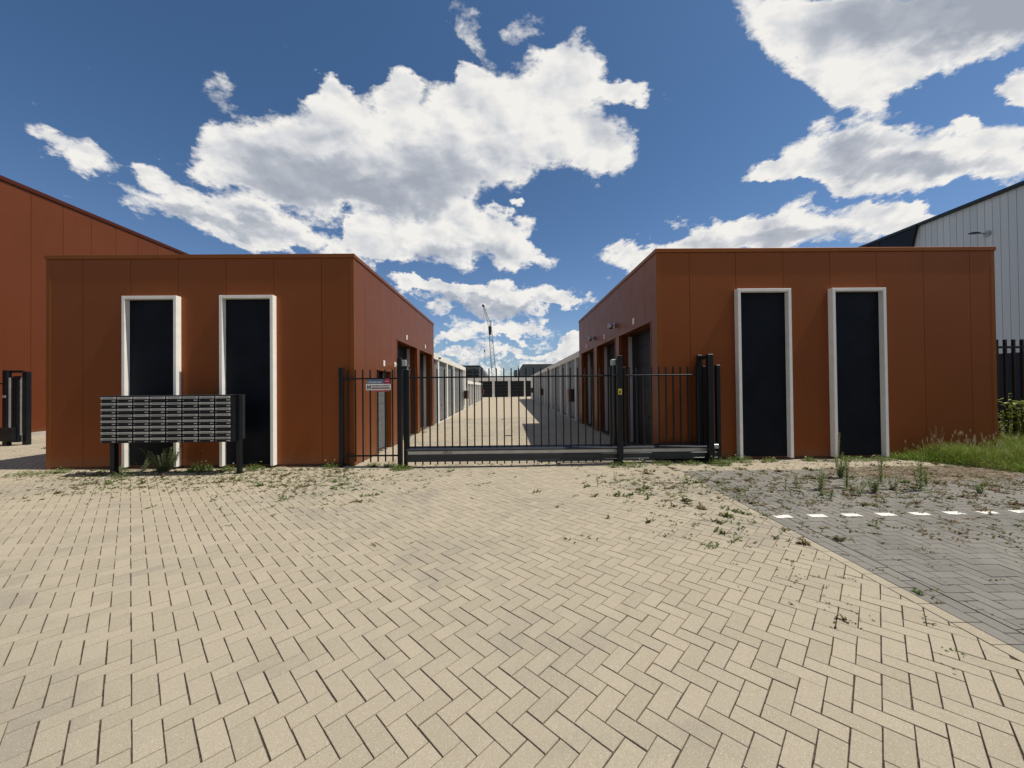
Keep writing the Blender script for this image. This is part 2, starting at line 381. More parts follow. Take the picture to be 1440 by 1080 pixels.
# ------------------------------------------------------------------ individual paving bricks
def clip(poly, hp):                       # half-planes (a,b,c): keep a*x+b*y<=c
    for a, b, c in hp:
        out = []
        for i in range(len(poly)):
            p, q = poly[i-1], poly[i]; dp, dq = a*p[0]+b*p[1]-c, a*q[0]+b*q[1]-c
            if (dp <= 0) != (dq <= 0):
                t = dp/(dp-dq); out.append((p[0]+t*(q[0]-p[0]), p[1]+t*(q[1]-p[1])))
            if dq <= 0: out.append(q)
        poly = out
        if len(poly) < 3: return []
    return poly
class Bricks:
    def __init__(s): s.v = []; s.f = []; s.corners = []
    def add(s, cx, cy, ang, ln, wd, hp=(), gap=.0030, ch=.0014, zoff=0):
        ang += random.gauss(0, .006); ca, sa = math.cos(ang), math.sin(ang)
        cx += random.gauss(0, .0008); cy += random.gauss(0, .0008)
        tz = random.gauss(0, .0007) + zoff; tx, ty = random.gauss(0, .0025), random.gauss(0, .0025)
        def rect(g):
            a, b = ln/2-g, wd/2-g
            return [(cx+x*ca-y*sa, cy+x*sa+y*ca) for x, y in ((-a,-b),(a,-b),(a,b),(-a,b))]
        r1, r2_ = rect(gap), rect(gap+ch)
        if hp:
            r1 = clip(r1, [(a, b, c-gap) for a, b, c in hp]); r2_ = clip(r2_, [(a, b, c-gap-ch) for a, b, c in hp])
            if len(r1) < 3: return
            ar = abs(sum(r1[i-1][0]*r1[i][1]-r1[i][0]*r1[i-1][1] for i in range(len(r1))))/2
            if ar < .0006: return
        n = len(r1); z = lambda p: gz(p[0]) + tz + tx*(p[0]-cx) + ty*(p[1]-cy)
        k = len(s.v)
        s.v += [(p[0], p[1], z(p)-.03) for p in r1]
        s.v += [(p[0], p[1], z(p)-.0018) for p in r1]
        top = k+n
        for i in range(n): j = (i+1) % n; s.f.append((k+i, k+j, k+n+j, k+n+i))
        if len(r2_) == n:
            s.v += [(p[0], p[1], z(p)) for p in r2_]
            for i in range(n): j = (i+1) % n; s.f.append((k+n+i, k+n+j, k+2*n+j, k+2*n+i))
            s.f.append(tuple(k+2*n+i for i in range(n)))
        else: s.f.append(tuple(k+n+i for i in range(n)))
        s.corners.append((cx - ln/2*ca, cy - ln/2*sa, ang)); s.corners.append((cx - wd/2*-sa, cy - wd/2*ca, ang))
    def build(s, name, mat):
        me = bpy.data.meshes.new(name); me.from_pydata(s.v, [], s.f); me.update(); return struct(link(name, me, mat))
def herringbone(B, ox, oy, ang, w, inside, hp_of, bounds):
    ca, sa = math.cos(ang), math.sin(ang); x0, x1, y0, y1 = bounds
    R_ = int((max(x1-x0, y1-y0)*1.6)/w)+4
    cells = [((x-ox)*ca+(y-oy)*sa, -(x-ox)*sa+(y-oy)*ca) for x, y in ((x0,y0),(x1,y0),(x1,y1),(x0,y1))]
    a0, a1 = min(c[0] for c in cells)/w-3, max(c[0] for c in cells)/w+3
    b0, b1 = min(c[1] for c in cells)/w-3, max(c[1] for c in cells)/w+3
    for b in range(int(b0), int(b1)):
        k = b
        mlo = int((a0-k)/4)-1; mhi = int((a1-k)/4)+1
        for mm in range(mlo, mhi):
            for kind in (0, 1):
                a = k + 4*mm
                if kind == 0: ca_, cb_, rot = (a+1), (b+.5), 0
                else: ca_, cb_, rot = (a+.5), (b+2), math.pi/2
                X = ox + w*(ca_*ca - cb_*sa); Y = oy + w*(ca_*sa + cb_*ca)
                if x0 <= X <= x1 and y0 <= Y <= y1 and inside(X, Y):
                    B.add(X, Y, ang+rot, 2*w, w, hp_of(X, Y))
LINE_N = (1.0, -0.0395, 2.955-2.12*0.0395)    # x - .0395 y <= c  (left of the line)
def in_beige(x, y):
    if y < 7.9:
        return x < XB(y)+.15 and -13.6 < x
    if x < -9.5: return y < 20
    return -3.3 < x < 3.2
def hp_beige(x, y):
    if y < 8 and x > XB(y)-.25: return ((LINE_N[0], LINE_N[1], LINE_N[2]-.105),)
    return ()
# brick corner measured near the camera fixes the phase of the pattern
def visible(x, y): return abs(x) < (y+2.5)*1.9 + 1.2
BE = Bricks()
herringbone(BE, -.297, 1.789, R(-45), .105, lambda x, y: in_beige(x, y) and visible(x, y), hp_beige, (-18.5, 3.4, -2.0, 20.0))
# border course of beige bricks laid along the line
ang_l = math.atan2(1, .0395)
y = -2.0
while y < 6.80:
    BE.add(XB(y+.105)-.053, y+.105, ang_l, .21, .103); y += .21
# strip of beige bricks in front of the right building
def in_strip(x, y): return XB(y)-.02 < x < 11.5 and 6.78 < y < 7.9
herringbone(BE, -.297, 1.789, R(-45), .105, in_strip, lambda x, y: ((0, -1, -6.90),) if y < 7.1 else (), (2.9, 11.5, 6.7, 7.9))
x = XB(6.8)
while x < 11.4: BE.add(x+.105, 6.85, 0, .21, .10); x += .21
BE.build('yard_paving', BEIGE)
GB = Bricks(); WHITE_SPOTS = []
y = -2.0
while y < 6.75:
    for c in (0, 1): GB.add(XB(y+.105)+.053+c*.106, y+.105+c*.1, ang_l, .21, .103)
    y += .21
GX = 3.24
def in_grey(x, y): return XB(y)+.10 < x < 13.5 and -2 < y < 6.85 and visible(x, y)
herringbone(GB, 3.13, 4.325, 0, .105, in_grey, lambda x, y: ((-1, .0395, -(LINE_N[2]+.212)),) if x < XB(y)+.45 else (((0, 1, 6.80),) if y > 6.6 else ()), (2.9, 13.5, -2.0, 6.9))
GB.build('parking_paving', GREYB)
def paint_mat():
    M = Mat('worn_white_road_paint', (.80, .79, .75), .8, 0, .2)
    M.color(M.mix(M.rng(M.noise(55, 5, .7), .48, .70, 0, .7), (.70, .69, .65), (.35, .33, .29))); return M.m
bm = BM()
for i in range(14):
    x = 3.13+.4175*i; yc = 4.385+.0075*i; zz = .046+.004
    N_ = 12; top = []; bot = []
    for k in range(N_+1):
        top.append((x+.20*k/N_, yc+.05+random.uniform(-.004, .004), zz)); bot.append((x+.20*k/N_, yc-.05+random.uniform(-.010, .012), zz))
    quad(bm, bot + top[::-1])
struct(link('parking_marking', bm, paint_mat()))

# drifted sand/soil over part of the grey parking
bm = BM(); gx = np.linspace(4.8, 9.6, 97); gy = np.linspace(5.3, 6.95, 35); grid = {}
for i, x in enumerate(gx):
    for j, y in enumerate(gy):
        d = ((x-7.4)/1.9)**2 + ((y-6.55)/.75)**2
        hgt = .022*(1-d) + .007*math.sin(x*13+y*7)*math.sin(y*17-x*5) + .006*math.sin(x*31+3*y)*math.sin(y*29) + random.uniform(-.002, .002)
        grid[i, j] = bm.verts.new((x, y, .046-.006+min(hgt, .018)))
for i in range(96):
    for j in range(34): bm.faces.new((grid[i,j], grid[i+1,j], grid[i+1,j+1], grid[i,j+1]))
struct(link('soil', bm, SAND, smooth=True))

# ------------------------------------------------------------------ rust brown buildings
def panels(bm, axis, plane, sgn, a0, a1, z0, z1, seams, holes=(), t=.03, gap=.007):
    """cladding panels on a wall; axis 'x': wall along x at y=plane; 'y': wall along y at x=plane. sgn: direction the wall faces."""
    cuts = sorted({a0, a1, *[s for s in seams if a0 < s < a1]})
    for i in range(len(cuts)-1):
        s, e = cuts[i], cuts[i+1]
        gs = gap/2 if i > 0 else 0; ge = gap/2 if i < len(cuts)-2 else 0
        br = sorted({s, e, *[h for H in holes for h in H[:2] if s < h < e]})
        for j in range(len(br)-1):
            p, q = br[j], br[j+1]; mid = (p+q)/2
            zz = z0
            for H in holes:
                if H[0] < mid < H[1]: zz = H[2]
            if zz >= z1: continue
            pp = p + (gs if j == 0 else 0); qq = q - (ge if j == len(br)-2 else 0)
            lo, hi = sorted((plane, plane - sgn*t))
            if axis == 'x': box(bm, pp, qq, lo, hi, zz, z1)
            else: box(bm, lo, hi, pp, qq, zz, z1)

def section_door(parent, name, mat, sgn, xp, y0, y1, z0, z1, pitch=.5):
    """door in an alley wall facing sgn*x"""
    bm = BM(); z = z0
    while z < z1-.01:
        zt = min(z+pitch, z1); lo, hi = sorted((xp, xp - sgn*.04)); box(bm, lo, hi, y0, y1, z+.004, zt-.004, bev=.004)
        z += pitch
    lo, hi = sorted((xp - sgn*.012, xp - sgn*.03)); box(bm, lo, hi, y0, y1, z0, z1)
    d = link(name, bm, mat, parent)
    bm = BM(); lo, hi = sorted((xp + sgn*.0, xp + sgn*.05)); box(bm, lo, hi, (y0+y1)/2-.07, (y0+y1)/2+.07, z0+.75, z0+.78, bev=.004)
    h = link('handle', bm, BLACK2, d); return d

def window_frame(parent, x0, x1, yf, yw, z0, z1):
    fw_ = .062
    bm = BM()
    box(bm, x0, x0+fw_, yf, yw+.02, z0, z1, bev=.004); box(bm, x1-fw_, x1, yf, yw+.02, z0, z1, bev=.004)
    box(bm, x0+fw_-.001, x1-fw_+.001, yf+.001, yw+.02, z1-fw_, z1-.001, bev=.003)
    w = link('window', bm, WHITE_FRAME, parent)
    pbox('pane', DARK_PANEL, w, x0+fw_-.003, x1-fw_+.003, yw-.012, yw+.012, z0+.02, z1-fw_+.004)
    return w

def pavilion(label, x0, x1, yf, yb, z0, H, alley_sgn, seams, winx, openings, side_seams, doors_kind, group):
    T = thing('storage_building', label, 'building', ((x0+x1)/2, yf, 0), group)
    zt = z0+H; ax = x1 if alley_sgn > 0 else x0; ox = x0 if alley_sgn > 0 else x1
    wins = [(a, b, z0+3.52) for a, b in winx]
    bm = BM()
    ct = .085
    panels(bm, 'x', yf, -1, x0+ct, x1-ct, z0+.055, zt-.085, seams)
    holes = [(o[0], o[1], o[2]+z0) for o in openings]
    panels(bm, 'y', ax, alley_sgn, yf+ct, yb-ct, z0+.02, zt-.085, side_seams, holes)
    panels(bm, 'y', ox, -alley_sgn, yf+ct, yb-ct, z0+.02, zt-.085, side_seams)
    panels(bm, 'x', yb, 1, x0+ct, x1-ct, z0+.02, zt-.085, seams)
    link('wall_cladding', bm, RUST, T)
    bm = BM()                                  # structure behind the panels, with the recesses left open
    box(bm, x0+.031, x1-.031, yf+.020, yf+.10, z0, zt-.12, mi=1)
    s = alley_sgn; inn = ax - s*.62; lo, hi = sorted((ax - s*.012, inn))
    ys = yf+.1; 
    for o in sorted(openings):
        box(bm, lo, hi, ys, o[0]-.0, z0, zt-.12); ys = o[1]
        box(bm, lo, hi, o[0], o[1], z0+o[2]+.0, zt-.12)
    box(bm, lo, hi, ys, yb-.012, z0, zt-.12)
    lo, hi = sorted((inn, ox + s*.012)); box(bm, lo, hi, yf+.1, yb-.012, z0, zt-.12)
    link('wall', bm, [RUST, RUST_DARK], T)
    for cx, sx in ((x0, 1), (x1, -1)):
        for cy, sy in ((yf, 1), (yb, -1)):
            a, b = sorted((cx - sx*.004, cx + sx*ct)); c, d = sorted((cy - sy*.004, cy + sy*ct)); pbox('corner_trim', RUST_TRIM, T, a, b, c, d, z0+.01, zt-.086, bev=.004)
    bm = BM()                                  # roof edge
    o_ = .022; th = .10
    box(bm, x0-o_, x1+o_, yf-o_, yf+th, zt-.082, zt, bev=.004); box(bm, x0-o_, x1+o_, yb-th, yb+o_, zt-.082, zt, bev=.004)
    box(bm, x0-o_, x0+th, yf+th, yb-th, zt-.082, zt-.001, bev=.004); box(bm, x1-th, x1+o_, yf+th, yb-th, zt-.082, zt-.001, bev=.004)
    link('roof_edge', bm, RUST_TRIM, T)
    pbox('roof', ROOFM, T, x0+th-.01, x1-th+.01, yf+th-.01, yb-th+.01, zt-.12, zt-.06)
    pbox('base_strip', RUST_DARK, T, x0+.02, x1-.02, yf+.004, yf+.03, z0-.03, z0+.052)
    for a, b in winx: window_frame(T, a, b, yf-.12, yf, z0+.045, z0+3.56)
    for o in openings:
        y0, y1, h, kind, px_ = o
        d0 = ax - s*(.37 if kind == 'garage' else .20)
        # white inner frame then the door leaf
        bm = BM(); lo, hi = sorted((d0, d0 + s*(.10 if kind == 'garage' else .03)))
        e = .02 if kind == 'garage' else .05
        bm.free(); pbox('door_frame', WHITE_JAMB, T, lo, hi, y0, y0+e, z0, z0+h); pbox('door_frame', WHITE_JAMB, T, lo, hi, y1-e, y1, z0, z0+h)
        pbox('door_header', RUST_DARK, T, lo, hi, y0+e, y1-e, z0+h-.05, z0+h)
        if kind == 'garage': section_door(T, 'garage_door', DARK_DOOR, s, d0, y0+.015, y1-.015, z0+.01, z0+h-.01, .52)
        else:
            dd = section_door(T, 'door', GARAGE_DOOR, s, d0, y0+.05, y1-.05, z0+.01, z0+1.62, .2)
            pbox('door_glass', GLASS, dd, *sorted((d0-s*.02, d0)), y0+.06, y1-.06, z0+1.64, z0+h-.07)
        # lining of the reveal around the opening, a slim trim
        bm = BM(); t_ = .035
        lo, hi = sorted((ax + s*.008, ax - s*.10))
        box(bm, lo, hi, y0-.0, y0+t_, z0, z0+h, bev=.003); box(bm, lo, hi, y1-t_, y1, z0, z0+h, bev=.003); box(bm, lo, hi, y0+t_, y1-t_, z0+h-t_, z0+h, bev=.003)
        link('door_trim', bm, RUST_TRIM, T)
        # little house-number plate
        if px_: pbox('number_plate', WHITEP, T, *sorted((ax, ax+s*.012)), px_-.06, px_+.06, z0+h+.10 if kind == 'garage' else z0+h+.09, z0+h+.25 if kind == 'garage' else z0+h+.24, bev=.002)
    return T
GRP = 'rust brown corner buildings at the alley mouth'
LX0, LX1, RX0, RX1, YF, YB, H = -9.5616, -3.2088, 3.1422, 10.3531, 7.8461, 16.27, 4.441
pavilion('rust brown panelled flat-roofed building behind the mailbox bank, left of the gate', LX0, LX1, YF, YB, 0, H, 1,
         [-8.81, -7.83, -6.85, -5.86, -4.87, -3.88], [(-7.90, -6.79), (-5.92, -4.82)],
         [(9.13, 10.32, 2.10, 'man', 9.73), (10.86, 13.33, 3.06, 'garage', 11.94), (13.62, 15.95, 3.06, 'garage', 14.61)],
         [8.45, 9.4, 10.35, 11.3, 12.3, 13.3, 14.3, 15.3], 1, GRP)
pavilion('rust brown panelled flat-roofed building beside the grey parking and grass, right of the gate', RX0, RX1, 7.7881, YB, .046, H, -1,
         [3.84, 4.82, 5.83, 6.82, 7.82, 8.82, 9.82], [(4.785, 5.905), (6.77, 7.90)],
         [(8.11, 10.49, 3.0, 'garage', 9.23), (10.81, 13.13, 3.0, 'garage', 12.03), (13.53, 15.83, 3.0, 'garage', 14.75)],
         [8.45, 9.4, 10.35, 11.3, 12.3, 13.3, 14.3, 15.3], 1, GRP)

# wall lamps
def wall_lamp(x, y, z, s, label, mat=WHITEP):
    T = thing('wall_lamp', label, 'lamp', (x, y, z), 'small wall lamps in the alley')
    bm = BM(); lo, hi = sorted((x, x+s*.03)); box(bm, lo, hi, y-.06, y+.06, z-.05, z+.09, bev=.006); link('base', bm, mat, T)
    bm = BM(); tube(bm, (x+s*.02, y, z+.03), (x+s*.10, y, z+.03), .02); bmesh.ops.create_uvsphere(bm, u_segments=14, v_segments=8, radius=.085, matrix=Matrix.Translation((x+s*.13, y, z)))
    link('housing', bm, mat, T, smooth=True)
    bm = BM(); tube(bm, (x+s*.13, y, z-.085), (x+s*.13, y, z-.05), .05, .07, 12); link('lens', bm, GLASS, T)
wall_lamp(LX1+.004, 10.62, 2.26, 1, 'round white wall lamp beside the small door of the left rust building')
wall_lamp(RX0-.004, 10.83, 3.36, -1, 'grey round wall lamp above the first pillar of the right rust building', GALV)
wall_lamp(RX0-.004, 13.52, 3.35, -1, 'grey round wall lamp above the second pillar of the right rust building', GALV)
wall_lamp(-3.31+.004, 17.45, 3.04, 1, 'small grey lamp at the top of the first white pillar on the left', GALV)

# ------------------------------------------------------------------ white garage rows
def garage_row(label, x, s, y0, y1, H, first, pitch, n, depth, z0, plain_from=None, doormat=GARAGE_DOOR):
    T = thing('garage_row', label, 'garages', (x, y0, 0), 'long white rows of garages')
    bm = BM(); inner = x - s*.16; back = x - s*depth
    lo, hi = sorted((inner, back)); box(bm, lo, hi, y0, y1, z0-.05, H-.05)
    link('wall', bm, WHITE_WALL, T)
    bm = BM(); lo, hi = sorted((x+s*.01, inner)); box(bm, lo, hi, y0, y1, H-.26, H, bev=.004)
    link('fascia', bm, WHITE_WALL, T)
    pbox('roof', ROOFM, T, *sorted((inner, back)), y0, y1, H-.05, H-.02)
    ends = []
    for k in range(n):
        yc = first + pitch*k
        if yc+.13 > y1: break
        pbox('pillar', WHITE_WALL, T, *sorted((x, inner)), yc-.13, yc+.13, z0-.05, H-.26); ends.append(yc)
    prev = y0
    for yc in ends:
        a, b = prev, yc-.13
        if b-a > .5: section_door(T, 'garage_door', doormat, s, x - s*.11, a+.02, b-.02, z0+.01, H-.27, .5)
        prev = yc+.13
    if plain_from:
        pbox('blank_wall', WHITE_WALL, T, *sorted((x, inner)), plain_from, y1, z0-.05, H-.26)
    pbox('kerb_strip', CONCRETE, T, *sorted((x+s*.12, x)), y0, y1, z0-.05, z0+.03)
    return T
garage_row('tall white garage row in sunlight along the left side of the alley', -3.22, 1, 16.29, 28.7, 3.17, 17.47, 2.52, 5, 6, 0, 28.4)
garage_row('lower white garage row farther down the left side of the alley', -3.33, 1, 31.0, 49.0, 2.22, 31.3, 2.52, 7, 6, 0, 46.5)
garage_row('long shaded white garage row along the right side of the alley', 3.16, -1, 16.29, 51.0, 3.19, 17.45, 2.52, 12, 6, .046, 45.3)
# row closing the alley
T = thing('garage_row', 'white garage row with dark doors closing the far end of the alley', 'garages', (0, 64, 0), 'long white rows of garages')
bm = BM(); box(bm, -14, 14, 64.2, 70, 0, 3.25); link('wall', bm, WHITE_WALL, T)
bm = BM(); box(bm, -14.05, 14.05, 63.9, 64.2, 2.75, 3.3, bev=.01); link('fascia', bm, WHITE_WALL, T)
for k in range(-5, 6):
    xc = -2.46 + 2.72*k
    if not -13.5 < xc < 13.5: continue
    pbox('pillar', WHITE_WALL, T, xc-.21, xc+.21, 64.0, 64.2, 0, 2.75)
    bm = BM()
    for q in range(5): box(bm, xc+.22, xc+2.50, 64.10, 64.16, .02+q*.545, .02+q*.545+.535, bev=.005)
    link('garage_door', bm, DARK_DOOR, T)
# fire hose cabinets
def hose(x, y, s, z, label, d=.25, h=.6):
    T = thing('hose_cabinet', label, 'cabinet', (x, y, z), 'fire hose cabinets on the garage walls')
    pbox('body', INK, T, *sorted((x, x+s*d)), y, y+.55, z, z+h, bev=.01)  # shaded side of the red cabinet, its shade put in as black
    pbox('door', RED, T, *sorted((x+s*d, x+s*(d+.03))), y+.01, y+.54, z+.01, z+h-.01, bev=.006)
hose(3.16, 17.7, -1, .90, 'nearest dark red hose cabinet on the shaded right garage row')
hose(-3.22, 27.3, 1, .82, 'red hose cabinet at the end of the tall left garage row')
hose(3.16, 33.0, -1, .90, 'middle dark red hose cabinet on the shaded right garage row')
hose(-3.33, 47.2, 1, .85, 'small red hose cabinet at the end of the lower left garage row')
hose(3.16, 46.0, -1, .95, 'farthest small dark hose cabinet near the alley end on the right')

# ------------------------------------------------------------------ big rust warehouse on the left
T = thing('warehouse', 'large rust brown panelled warehouse rising behind the left building', 'building', (-17.6, 6, 0))
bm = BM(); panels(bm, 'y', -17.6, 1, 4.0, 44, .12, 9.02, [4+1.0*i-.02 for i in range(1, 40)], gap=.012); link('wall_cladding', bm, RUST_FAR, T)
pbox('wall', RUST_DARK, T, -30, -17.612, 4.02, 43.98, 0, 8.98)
pbox('roof_edge', RUST_DARK, T, -18.0, -17.55, 3.9, 44.1, 9.02, 9.17, bev=.01)
pbox('base_strip', CONCRETE, T, -17.59, -17.57, 4, 44, -.02, .13)

# ------------------------------------------------------------------ white clad warehouse on the right
T = thing('warehouse', 'pale grey-white vertically clad warehouse behind the right building', 'building', (22, 6, 0))
HW = 10.1; P_ = .27
bm = BM(); y = 2.0; yE = 20.3
while y < yE-.01:
    e = min(y+P_, yE); box(bm, 22.0, 22.03, y+.008, e-.008, 2.9, HW-.12); y += P_
link('wall_cladding', bm, CLAD, T)
pbox('wall', GREYCLAD, T, 22.03, 40, 2.0, 46, 0, HW-.15)
pbox('plinth', NAVY, T, 21.99, 22.03, 2.0, 20.3, 0, 2.9)
bm = BM()                                   # navy end section with a slanted leading edge
vs = [(21.9, 19.55, HW-.02), (21.9, 20.6, 6.0), (21.9, 20.6, 0.0), (21.9, 34, 0.0), (21.9, 34, HW-.02)]
f1 = [bm.verts.new(v) for v in vs]; f2 = [bm.verts.new((22.03, v[1]+.02, v[2])) for v in vs]
bm.faces.new(f1); bm.faces.new(f2[::-1])
for i in range(5): bm.faces.new((f1[i], f1[(i+1) % 5], f2[(i+1) % 5], f2[i]))
link('navy_end_section', bm, NAVY, T)
bm = BM()
a, b = Vector((21.86, 19.58, HW-.05)), Vector((21.86, 20.68, 5.9)); tube(bm, a, b, .07, .07, 4); link('slanted_trim', bm, BLACK, T)
bm = BM()
for k in range(1, 13): box(bm, 21.875, 21.9, 20.6+k*1.0, 20.63+k*1.0, 0, HW-.2)
link('navy_ribs', bm, BLACK, T)
pbox('roof_edge', BLACK2, T, 21.85, 22.3, 2.0, 34.2, HW-.12, HW+.03, bev=.01)
T = thing('floodlight', 'slim grey floodlight on a short arm high on the pale warehouse wall', 'lamp', (22, 16.7, 8.4))
bm = BM(); tube(bm, (22.0, 16.75, 8.42), (21.93, 16.75, 8.42), .13, .13, 14); link('base', bm, GALV, T)
bm = BM(); tube(bm, (21.95, 16.75, 8.42), (21.62, 16.85, 8.48), .03, .03, 8); link('arm', bm, GALV, T)
bm = BM(); box(bm, 21.32, 21.68, 16.75, 16.95, 8.46, 8.51, bev=.012); link('lamp_head', bm, BLACK2, T)

# ------------------------------------------------------------------ far buildings, crane, mast
T = thing('office_building', 'distant dark building with large windows beyond the left garages', 'building', (-12, 95, 0))
pbox('wall', GREYCLAD, T, -14.5, -7.25, 95, 110, 0, 7.1)
bm = BM(); v = [(-7.25, 95, 0), (-7.25, 95, 7.0), (-6.2, 97.5, 6.6), (-5.4, 100, 5.2), (-5.4, 110, 0), (-7.25, 110, 0), (-7.25, 110, 7.0)]
q1 = [(-7.24, 95.1, 0), (-5.5, 95.8, 0), (-5.5, 95.8, 4.9), (-6.3, 95.4, 6.4), (-7.24, 95.1, 7.0)]
A_ = [bm.verts.new(p) for p in q1]; B_ = [bm.verts.new((p[0], p[1]+14, p[2])) for p in q1]
bm.faces.new(A_); bm.faces.new(B_[::-1])
for i in range(5): bm.faces.new((A_[i], A_[(i+1) % 5], B_[(i+1) % 5], B_[i]))
link('side_wing', bm, GREYCLAD, T)
pbox('roof', BLACK, T, -14.7, -7.1, 94.8, 110, 7.1, 7.35)
for i in range(4):
    x = -13.3+i*1.55
    for z in (3.9, 5.25):
        w = pbox('window', GREYCLAD, T, x-.06, x+1.36, 94.93, 95.0, z-.06, z+1.16); pbox('pane', GLASS, w, x, x+1.3, 94.90, 94.94, z, z+1.1)
T = thing('office_building', 'distant plain grey building beyond the right garages', 'building', (8, 90, 0))
bm = BM(); q1 = [(3.05, 90, 0), (13, 90, 0), (13, 90, 7.25), (3.65, 90, 7.25), (3.05, 90, 6.3)]
A_ = [bm.verts.new(p) for p in q1]; B_ = [bm.verts.new((p[0], p[1]+14, p[2])) for p in q1]
bm.faces.new(A_); bm.faces.new(B_[::-1])
for i in range(5): bm.faces.new((A_[i], A_[(i+1) % 5], B_[(i+1) % 5], B_[i]))
link('wall', bm, GREYCLAD, T)
bm = BM()
for k in range(24): box(bm, 3.75+k*.38, 3.77+k*.38, 89.97, 90.0, .1, 7.2)
link('cladding_ribs', bm, BLACK2, T)
pbox('lit_edge', WHITE_WALL, T, 2.45, 2.75, 89.9, 90.4, 0, 6.9)
pbox('side_wing', GREYCLAD, T, 1.6, 2.4, 91, 100, 0, 5.9)

C = thing('crawler_crane', 'distant lattice boom crane rising beyond the end of the alley', 'crane', (-4.6, 140, 0))
def lattice(bm, p0, p1, w0, w1, n, r):
    p0, p1 = Vector(p0), Vector(p1); ax = (p1-p0).normalized(); sx = Vector((ax.z, 0, -ax.x)); sy = Vector((0, 1, 0))
    def corner(t, i):
        w = (w0+(w1-w0)*t)/2; c = p0.lerp(p1, t); return c + sx*w*(1 if i in (0, 1) else -1) + sy*w*(1 if i in (1, 2) else -1)
    for i in range(4): tube(bm, corner(0, i), corner(1, i), r, r, 4)
    for k in range(n):
        t0, t1 = k/n, (k+1)/n
        for i in range(4):
            j = (i+1) % 4
            a, b = (i, j) if k % 2 else (j, i)
            tube(bm, corner(t0, a), corner(t1, b), r*.6, r*.6, 4)
bm = BM(); lattice(bm, (-4.75, 140, 1.6), (-6.45, 140, 24.3), 1.7, 1.1, 16, .10); link('boom', bm, CRANEM, C)
bm = BM(); lattice(bm, (-6.5, 140, 24.6), (-8.75, 140, 32.3), 1.0, .45, 8, .085); link('jib', bm, CRANEM, C)
bm = BM(); box(bm, -6.95, -6.0, 139.6, 140.4, 21.5, 24.7); tube(bm, (-6.0, 140, 24.3), (-6.15, 140, 26.7), .16, .1, 5); box(bm, -6.3, -5.95, 139.8, 140.2, 26.4, 26.9)
tube(bm, (-6.1, 140, 24.3), (-6.7, 140, 25.4), .12, .12, 4); link('boom_joint', bm, BLACK, C)
bm = BM(); tube(bm, (-9.0, 139.8, 32.5), (-9.0, 140.2, 32.5), .42, .42, 10); box(bm, -9.1, -8.5, 139.8, 140.2, 32.0, 32.6); link('sheave', bm, BLACK, C)
bm = BM(); tube(bm, (-8.75, 140, 32.3), (-8.6, 140, 15.6), .045, .045, 4); tube(bm, (-8.6, 140, 15.4), (-8.5, 140, 4), .045, .045, 4)
tube(bm, (-8.2, 140, 20), (-8.1, 140, 6), .02, .02, 4); link('cable', bm, CRANEM, C)
bm = BM(); box(bm, -8.8, -8.4, 139.8, 140.2, 15.1, 15.9, bev=.05); link('hook_block', bm, BLACK, C)
bm = BM(); box(bm, -6.3, -2.6, 139, 142.5, 1.2, 2.9, bev=.1); link('body', bm, YELLOW, C)
bm = BM(); box(bm, -6.5, -5.9, 138.8, 143, 0, 1.1, bev=.2); box(bm, -3.4, -2.8, 138.8, 143, 0, 1.1, bev=.2); link('track', bm, BLACK, C)
T = thing('light_mast', 'thin pale mast standing far beyond the alley end', 'mast', (-2.1, 120, 0))
bm = BM(); tube(bm, (-2.1, 120, 0), (-2.1, 120, 7.0), .12, .06, 6); link('pole', bm, GALV, T)
bm = BM(); box(bm, -2.35, -1.85, 119.9, 120.1, 6.9, 7.1); link('lamp_head', bm, GALV, T)

# ------------------------------------------------------------------ dark building added out of view for the facades to reflect
T = thing('added_dark_building', 'long dark building added behind the camera for the facades to reflect', 'building', (0, -34, 0))
pbox('wall', GREYCLAD, T, -70, 70, -50, -34, 0, 10.5)
pbox('roof_edge', BLACK, T, -70.1, 70.1, -50.1, -33.85, 10.5, 10.8)
for i in range(16): pbox('window', GLASS, T, -66+i*8.6, -62+i*8.6, -34.0, -33.95, 4.5, 6.5)
for i in range(5): pbox('loading_door', DARK_DOOR, T, -58+i*26, -53+i*26, -34.0, -33.93, 0, 4.0)

# ------------------------------------------------------------------ mailbox bank
MX0, MX1, MY, MZ0, MZ1 = -7.68, -5.235, 7.13, .625, 1.505
T = thing('mailbox_bank', 'dark bank of letterboxes on two posts before the left building', 'mailboxes', (-6.46, 7.3, 0))
bm = BM(); box(bm, MX0, MX1, MY+.012, MY+.34, MZ0, MZ1, bev=.004); link('cabinet', bm, BLACK, T)
pbox('top_cover', BLACK2, T, MX0-.01, MX1+.012, MY, MY+.35, MZ1, MZ1+.015, bev=.003)
pbox('post', BLACK, T, -7.625, -7.54, 7.24, 7.33, -.02, MZ0, bev=.004)
pbox('post', BLACK, T, MX1+.004, MX1+.075, 7.25, 7.33, -.02, MZ1+.02, bev=.004)
pbox('side_panel', BLACK2, T, MX1, MX1+.008, MY+.22, MY+.36, MZ0+.02, MZ1+.018)
pbox('post_foot', BLACK, T, -7.66, -7.50, 7.21, 7.37, 0, .012); pbox('post_foot', BLACK, T, MX1-.02, MX1+.10, 7.22, 7.36, 0, .012)
cw = (MX1-MX0)/8; rh = (MZ1-MZ0)/8
proto = None
